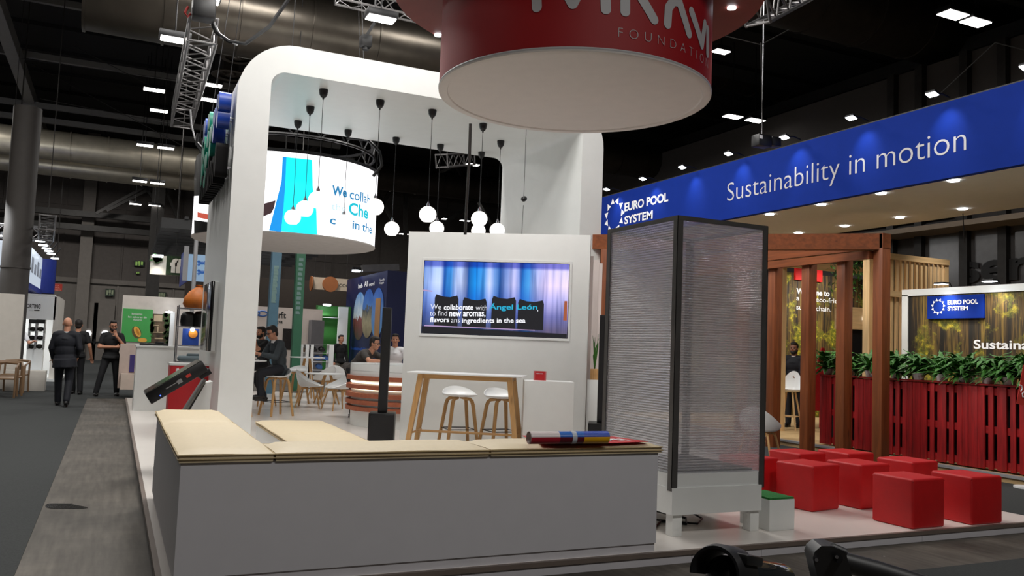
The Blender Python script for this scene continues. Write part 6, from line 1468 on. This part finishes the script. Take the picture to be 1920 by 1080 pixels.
def hand(b, wr, el, towards=None, curl=.5, side=1):
    w_, e = V(wr), V(el); d = (V(towards) if towards else (w_-e)).normalized(); s = d.cross(V((0, 1, .2))); s = s.normalized() if s.length > .1 else V((1, 0, 0)); n = d.cross(s)
    c = w_+d*.045; b.ball(c, 1, (.04, .019, .052), 14, 10, Matrix((s, n, d)).transposed()); cap(b, w_, c, .027, .028)
    for i, (off, L) in enumerate(((-.03, .066), (-.01, .076), (.01, .071), (.029, .056))):
        a = w_+d*.085+s*off; m = a+d*(L*.5)+n*(.012*curl*2*side); t = m+(d*(1-curl)+n*curl*side).normalized()*(L*.5); cap(b, a, m, .0095, .009, 8); cap(b, m, t, .009, .0075, 8)
    a = w_+d*.03+s*.032; cap(b, a, a+(d*.6+s*.8).normalized()*.05, .012, .009, 8)
def person(label, loc, rz, pose=None, hem=None, skin=None, hair=None, hairc=HAIRD, top=None, topmat=TEE, sleeve='short', bottom=JEAN, glasses=False, build=1.0, sc_=1.0, shirt=False, jacket=False, beard=False):
    J = dict(STAND); J.update(pose or {}); skin = skin or SKIN
    t = thing('person', label, 'person', loc, rz); t.scale = (sc_,)*3
    look = V(J['look']).normalized(); hd = V(J['head']); nk = V(J['neck'])
    Hx = look.cross(V((0, 0, 1))).normalized(); Hz = Hx.cross(look).normalized(); HM = Matrix((Hx, look, Hz)).transposed()   # head frame: x side, y forward, z up
    hp_ = lambda x, y, z: hd+HM @ V((x, y, z))
    b = B(); torso(b, J, 0, 0, build)
    for s in 'LR':
        limbs(b, J, ARM[s], AR); limbs(b, J, LEG[s], LR_); hand(b, J['wr'+s], J['el'+s], J['ha'+s], .45, 1 if s == 'L' else -1)
        a = V(J['an'+s]); td = V(J['toe'+s]).normalized(); cap(b, a-V((0, 0, .03))-td*.01, a-V((0, 0, .052))+td*.12, .032, .024)
    cap(b, nk-V((0, 0, .03)), hp_(0, -.015, -.05), .06, .055)
    b.ball(hp_(0, -.01, .03), 1, (.076, .096, .098), 20, 14, HM); b.ball(hp_(0, .02, -.045), 1, (.06, .072, .075), 18, 12, HM); b.ball(hp_(0, .055, -.09), .028, n=12, m=8)
    b.cyl(hp_(0, .08, .02), hp_(0, .108, -.022), .009, .016, 10); b.ball(hp_(0, .1, -.024), .015, n=10, m=8)
    for sx in (-1, 1): b.ball(hp_(sx*.079, -.008, -.008), 1, (.012, .02, .032), 10, 8, HM); b.ball(hp_(sx*.04, .066, -.02), .026, n=10, m=8)
    fuse(b, 'body', skin, t, .0095, 2)
    e = B()
    for sx in (-1, 1): e.ball(hp_(sx*.031, .083, .012), .011, n=10, m=8)
    e.build('eyes', plain('eye_dark', (40, 30, 26), .2), t)
    B().ball(hp_(0, .088, -.058), 1, (.024, .008, .006), 10, 8, HM).build('mouth', plain('lip', (150, 84, 76), .5), t)
    if hair:
        h = B(); h.ball(hp_(0, -.028, .045), 1, (.084, .094, .1), 20, 14, HM); h.ball(hp_(0, .02, .105), 1, (.07, .075, .036), 16, 10, HM); h.ball(hp_(0, -.06, -.02), 1, (.068, .05, .075), 16, 10, HM)
        for sx in (-1, 1): h.ball(hp_(sx*.072, -.012, .03), 1, (.012, .04, .045), 10, 8, HM)
        fuse(h, 'hair', hairc, t, .009, 2)
    if beard:
        h = B(); h.ball(hp_(0, .045, -.075), 1, (.058, .056, .05), 16, 10, HM); 
        for sx in (-1, 1): h.ball(hp_(sx*.058, .015, -.05), 1, (.014, .04, .045), 10, 8, HM)
        fuse(h, 'beard', hairc, t, .009, 2); 
    if glasses:
        g = B()
        for sx in (-1, 1):
            g.tube([hp_(sx*.034+.025*math.cos(2*PI*k/14), .102, .012+.02*math.sin(2*PI*k/14)) for k in range(15)], .004, 6); g.tube([hp_(sx*.058, .1, .016), hp_(sx*.083, .0, .014)], .0035, 6)
        g.tube([hp_(-.01, .104, .016), hp_(.01, .104, .016)], .0035, 6); g.build('glasses', BLACK, t)
    # clothes
    u = B(); torso(u, J, .016 if jacket else .009, ((.17 if jacket else .06) if hem is None else hem), build)
    for s in 'LR':
        if sleeve == 'long':
            limbs(u, J, ARM[s][:1], AR[:1], .016 if jacket else .01); limbs(u, J, ARM[s][1:], AR[1:], .014, .93)
        else: limbs(u, J, ARM[s][:1], AR[:1], .014, .62)
    fuse(u, 'jacket' if jacket else 'shirt', topmat, t, .012, 2)
    if shirt:
        B().lathe([(.074, 0), (.07, .05), (.064, .05), (.066, 0)], 20, nk-V((0, 0, .045))).build('shirt_collar', SHIRTW, t)
    l = B(); p = V(J['pelvis']); F = frame(V(J['chest'])-p, V(J['hpL'])-V(J['hpR'])); l.ball(p-V((0, 0, .01)), 1, (.17*build, .125, .14), 18, 12, F)
    for s in 'LR': limbs(l, J, LEG[s][:1], LR_[:1], .012); limbs(l, J, LEG[s][1:], [(.066, .055)], .006, .97)
    fuse(l, 'trousers', bottom, t, .012, 2)
    for s in 'LR':
        a = V(J['an'+s]); td = V(J['toe'+s]); td.z = 0; td.normalize(); q = B(); q.ball(a+td*.055-V((0, 0, .045)), 1, (.052, .145, .05), 16, 10, frame((0, 0, 1), td.cross(V((0, 0, 1))))); q.ball(a-V((0, 0, .03)), .056, n=12, m=8)
        q.box(a+td*.055-V((0, 0, .082)), (.08, .25, .016), frame((0, 0, 1), td.cross(V((0, 0, 1)))))
        fuse(q, 'shoe', SHOE, t, .011, 1)
    return t
def feet(px, py, z=0.0): p = at_z(px, py, z); return V((p.x, p.y, z))
# walking away, towards the doors (rz = pi turns the back to us)
person('bald person in a dark suit walking away down the aisle', feet(115, 762), PI-.05, dict(anR=(-.10, .22, .13), knR=(-.10, .0, .5), toeR=(0, -.9, -.45), anL=(.09, -.2, .09), knL=(.1, -.14, .49), wrL=(.22, -.14, .93), elL=(.25, .0, 1.14), wrR=(-.20, -.12, .98), elR=(-.25, .06, 1.14), chest=(.02, .0, 1.27)),
       None, SKIN, False, top=1, topmat=NAVY, sleeve='long', bottom=NAVY, jacket=True, shirt=True, build=1.16, sc_=1.02)
person('person in a black T-shirt walking away beside the bald person in a suit', feet(138, 740), PI-.1, dict(anR=(-.13, .05, .09), anL=(.05, -.2, .09), knL=(.08, -.14, .49), elR=(-.27, .06, 1.12), wrR=(-.31, -.02, .88)), None, SKIN, True, topmat=TEE, sc_=1.03, build=1.05)
person('person in black with glasses standing in the aisle, one hand at the chin', feet(203, 743), .12, dict(hpL=(.09, 0, .9), knL=(.13, -.03, .5), anL=(.17, .03, .09), anR=(-.27, -.04, .09), knR=(-.19, -.05, .49), elL=(.27, -.06, 1.14), wrL=(.06, -.22, 1.38), haL=(-.35, .1, .9), elR=(-.27, -.04, 1.13), wrR=(.06, -.24, 1.14), haR=(1, .1, .1), look=(.05, -1, -.12)),
       None, SKIN, True, topmat=TEE, glasses=True, beard=True, sc_=1.03, build=1.08)
person('person in white and black working in the white booth, half hidden by the plain wall', (at_y(45, 690, 27.2).x-.22, 27.2, .0), .4, dict(elL=(.3, -.08, 1.15), wrL=(.34, -.25, 1.2)), None, SKIN, True, topmat=SHIRTW, sc_=.98)
# seated on the bar stool
so_ = loc_at(517, 779); 
sit = dict(pelvis=(0, .02, .80), chest=(0, -.02, 1.13), neck=(0, -.10, 1.33), head=(0, -.17, 1.47), shL=(.18, -.07, 1.27), shR=(-.18, -.07, 1.27), elL=(.25, -.2, 1.03), elR=(-.25, -.2, 1.03), wrL=(.14, -.42, 1.07), wrR=(-.14, -.42, 1.07), hpL=(.1, -.02, .80), hpR=(-.1, -.02, .80), knL=(.14, -.44, .74), knR=(-.12, -.40, .66), anL=(.14, -.40, .34), anR=(-.12, -.2, .3), look=(0, -1, -.35), toeL=(0, -1, -.1), toeR=(0, -1, -.2))
person('person in a charcoal suit sitting on a white bar stool at a laptop', (so_.x, so_.y, PZ+.055), R_(-72), sit, .015, SKIN, True, topmat=GREYSUIT, sleeve='long', bottom=NAVY, jacket=True, shirt=True, glasses=True, build=1.05)
s2_ = at_d(492, 700, 17.9); s2_.z = PZ+.055
sit2 = dict(sit); sit2.update(wrL=(.04, -.27, 1.36), elL=(.2, -.3, 1.12), haL=(-.2, .2, .9), look=(0, -1, -.05), neck=(0, -.06, 1.33), head=(0, -.09, 1.48))
person('person in a black shirt seated behind the suited one, hand at the mouth', s2_, R_(-65), sit2, .01, SKIN, True, topmat=TEE, beard=True)
st3 = thing('bar_stool', 'white bar stool under the person in the black shirt behind the suited one', 'bar stool', (s2_.x, s2_.y, PZ), R_(-65), 'white shell bar stools'); shell(st3, stool_hfun, .14, .215, .70)
for sx in (-1, 1):
    for sy in (-1, 1): B().tube([(sx*.225, sy*.225, 0), (sx*.13, sy*.13, .66), (sx*.03, sy*.03, .69)], .016, 8).build('leg', OAK, st3)
# leaning on the desk
dl = V((dk.x-.52, dk.y+1.24, 0))
lean = dict(pelvis=(0, .22, .9), chest=(0, -.02, 1.14), neck=(0, -.16, 1.27), head=(0, -.24, 1.40), shL=(.19, -.12, 1.21), shR=(-.19, -.12, 1.21), elL=(.30, -.32, 1.08), elR=(-.30, -.32, 1.08), wrL=(.08, -.46, 1.08), wrR=(-.06, -.44, 1.08), haL=(-1, -.2, 0), haR=(1, -.2, 0), hpL=(.1, .22, .88), hpR=(-.1, .22, .88), knL=(.1, .12, .49), knR=(-.1, .12, .49), anL=(.1, .1, .09), anR=(-.1, .12, .09), look=(.0, -1, -.15))
person('person in a grey polo with glasses leaning on the round reception desk', (dl.x+.06, dl.y+.06, PZ), R_(42), lean, None, SKIN, True, topmat=POLO, glasses=True, build=1.1, sc_=1.0)
d2_ = at_d(734, 700, 16.6); person('person in a white top at the round desk, mostly hidden by the column loudspeaker', (d2_.x+.05, d2_.y, PZ), R_(-20), dict(elL=(.28, -.1, 1.15), wrL=(.2, -.3, 1.1)), None, SKIN, True, topmat=SHIRTW, sc_=.92)
p3 = at_d(636, 698, 26); person('person in dark clothes standing at the green booth beyond the shelf unit', (p3.x, p3.y, 0), .3, None, None, SKIN, True, topmat=TEE, sleeve='long', bottom=plain('grey_trousers', (104, 98, 90), .8), sc_=.98)
pr_ = feet(1487, 806, .1); pr_ += V((ray(1489, 806).x, ray(1489, 806).y, 0))*.62; person('person in a navy suit standing beside the tall white stool behind the brown posts', (pr_.x, pr_.y, .1), R_(-62), dict(elL=(.2, -.1, 1.13), wrL=(.16, -.34, 1.06), elR=(-.22, -.08, 1.13), wrR=(-.16, -.32, 1.05)), None, SKIND, True, topmat=NAVY, sleeve='long', bottom=NAVY, jacket=True, shirt=True, beard=True)
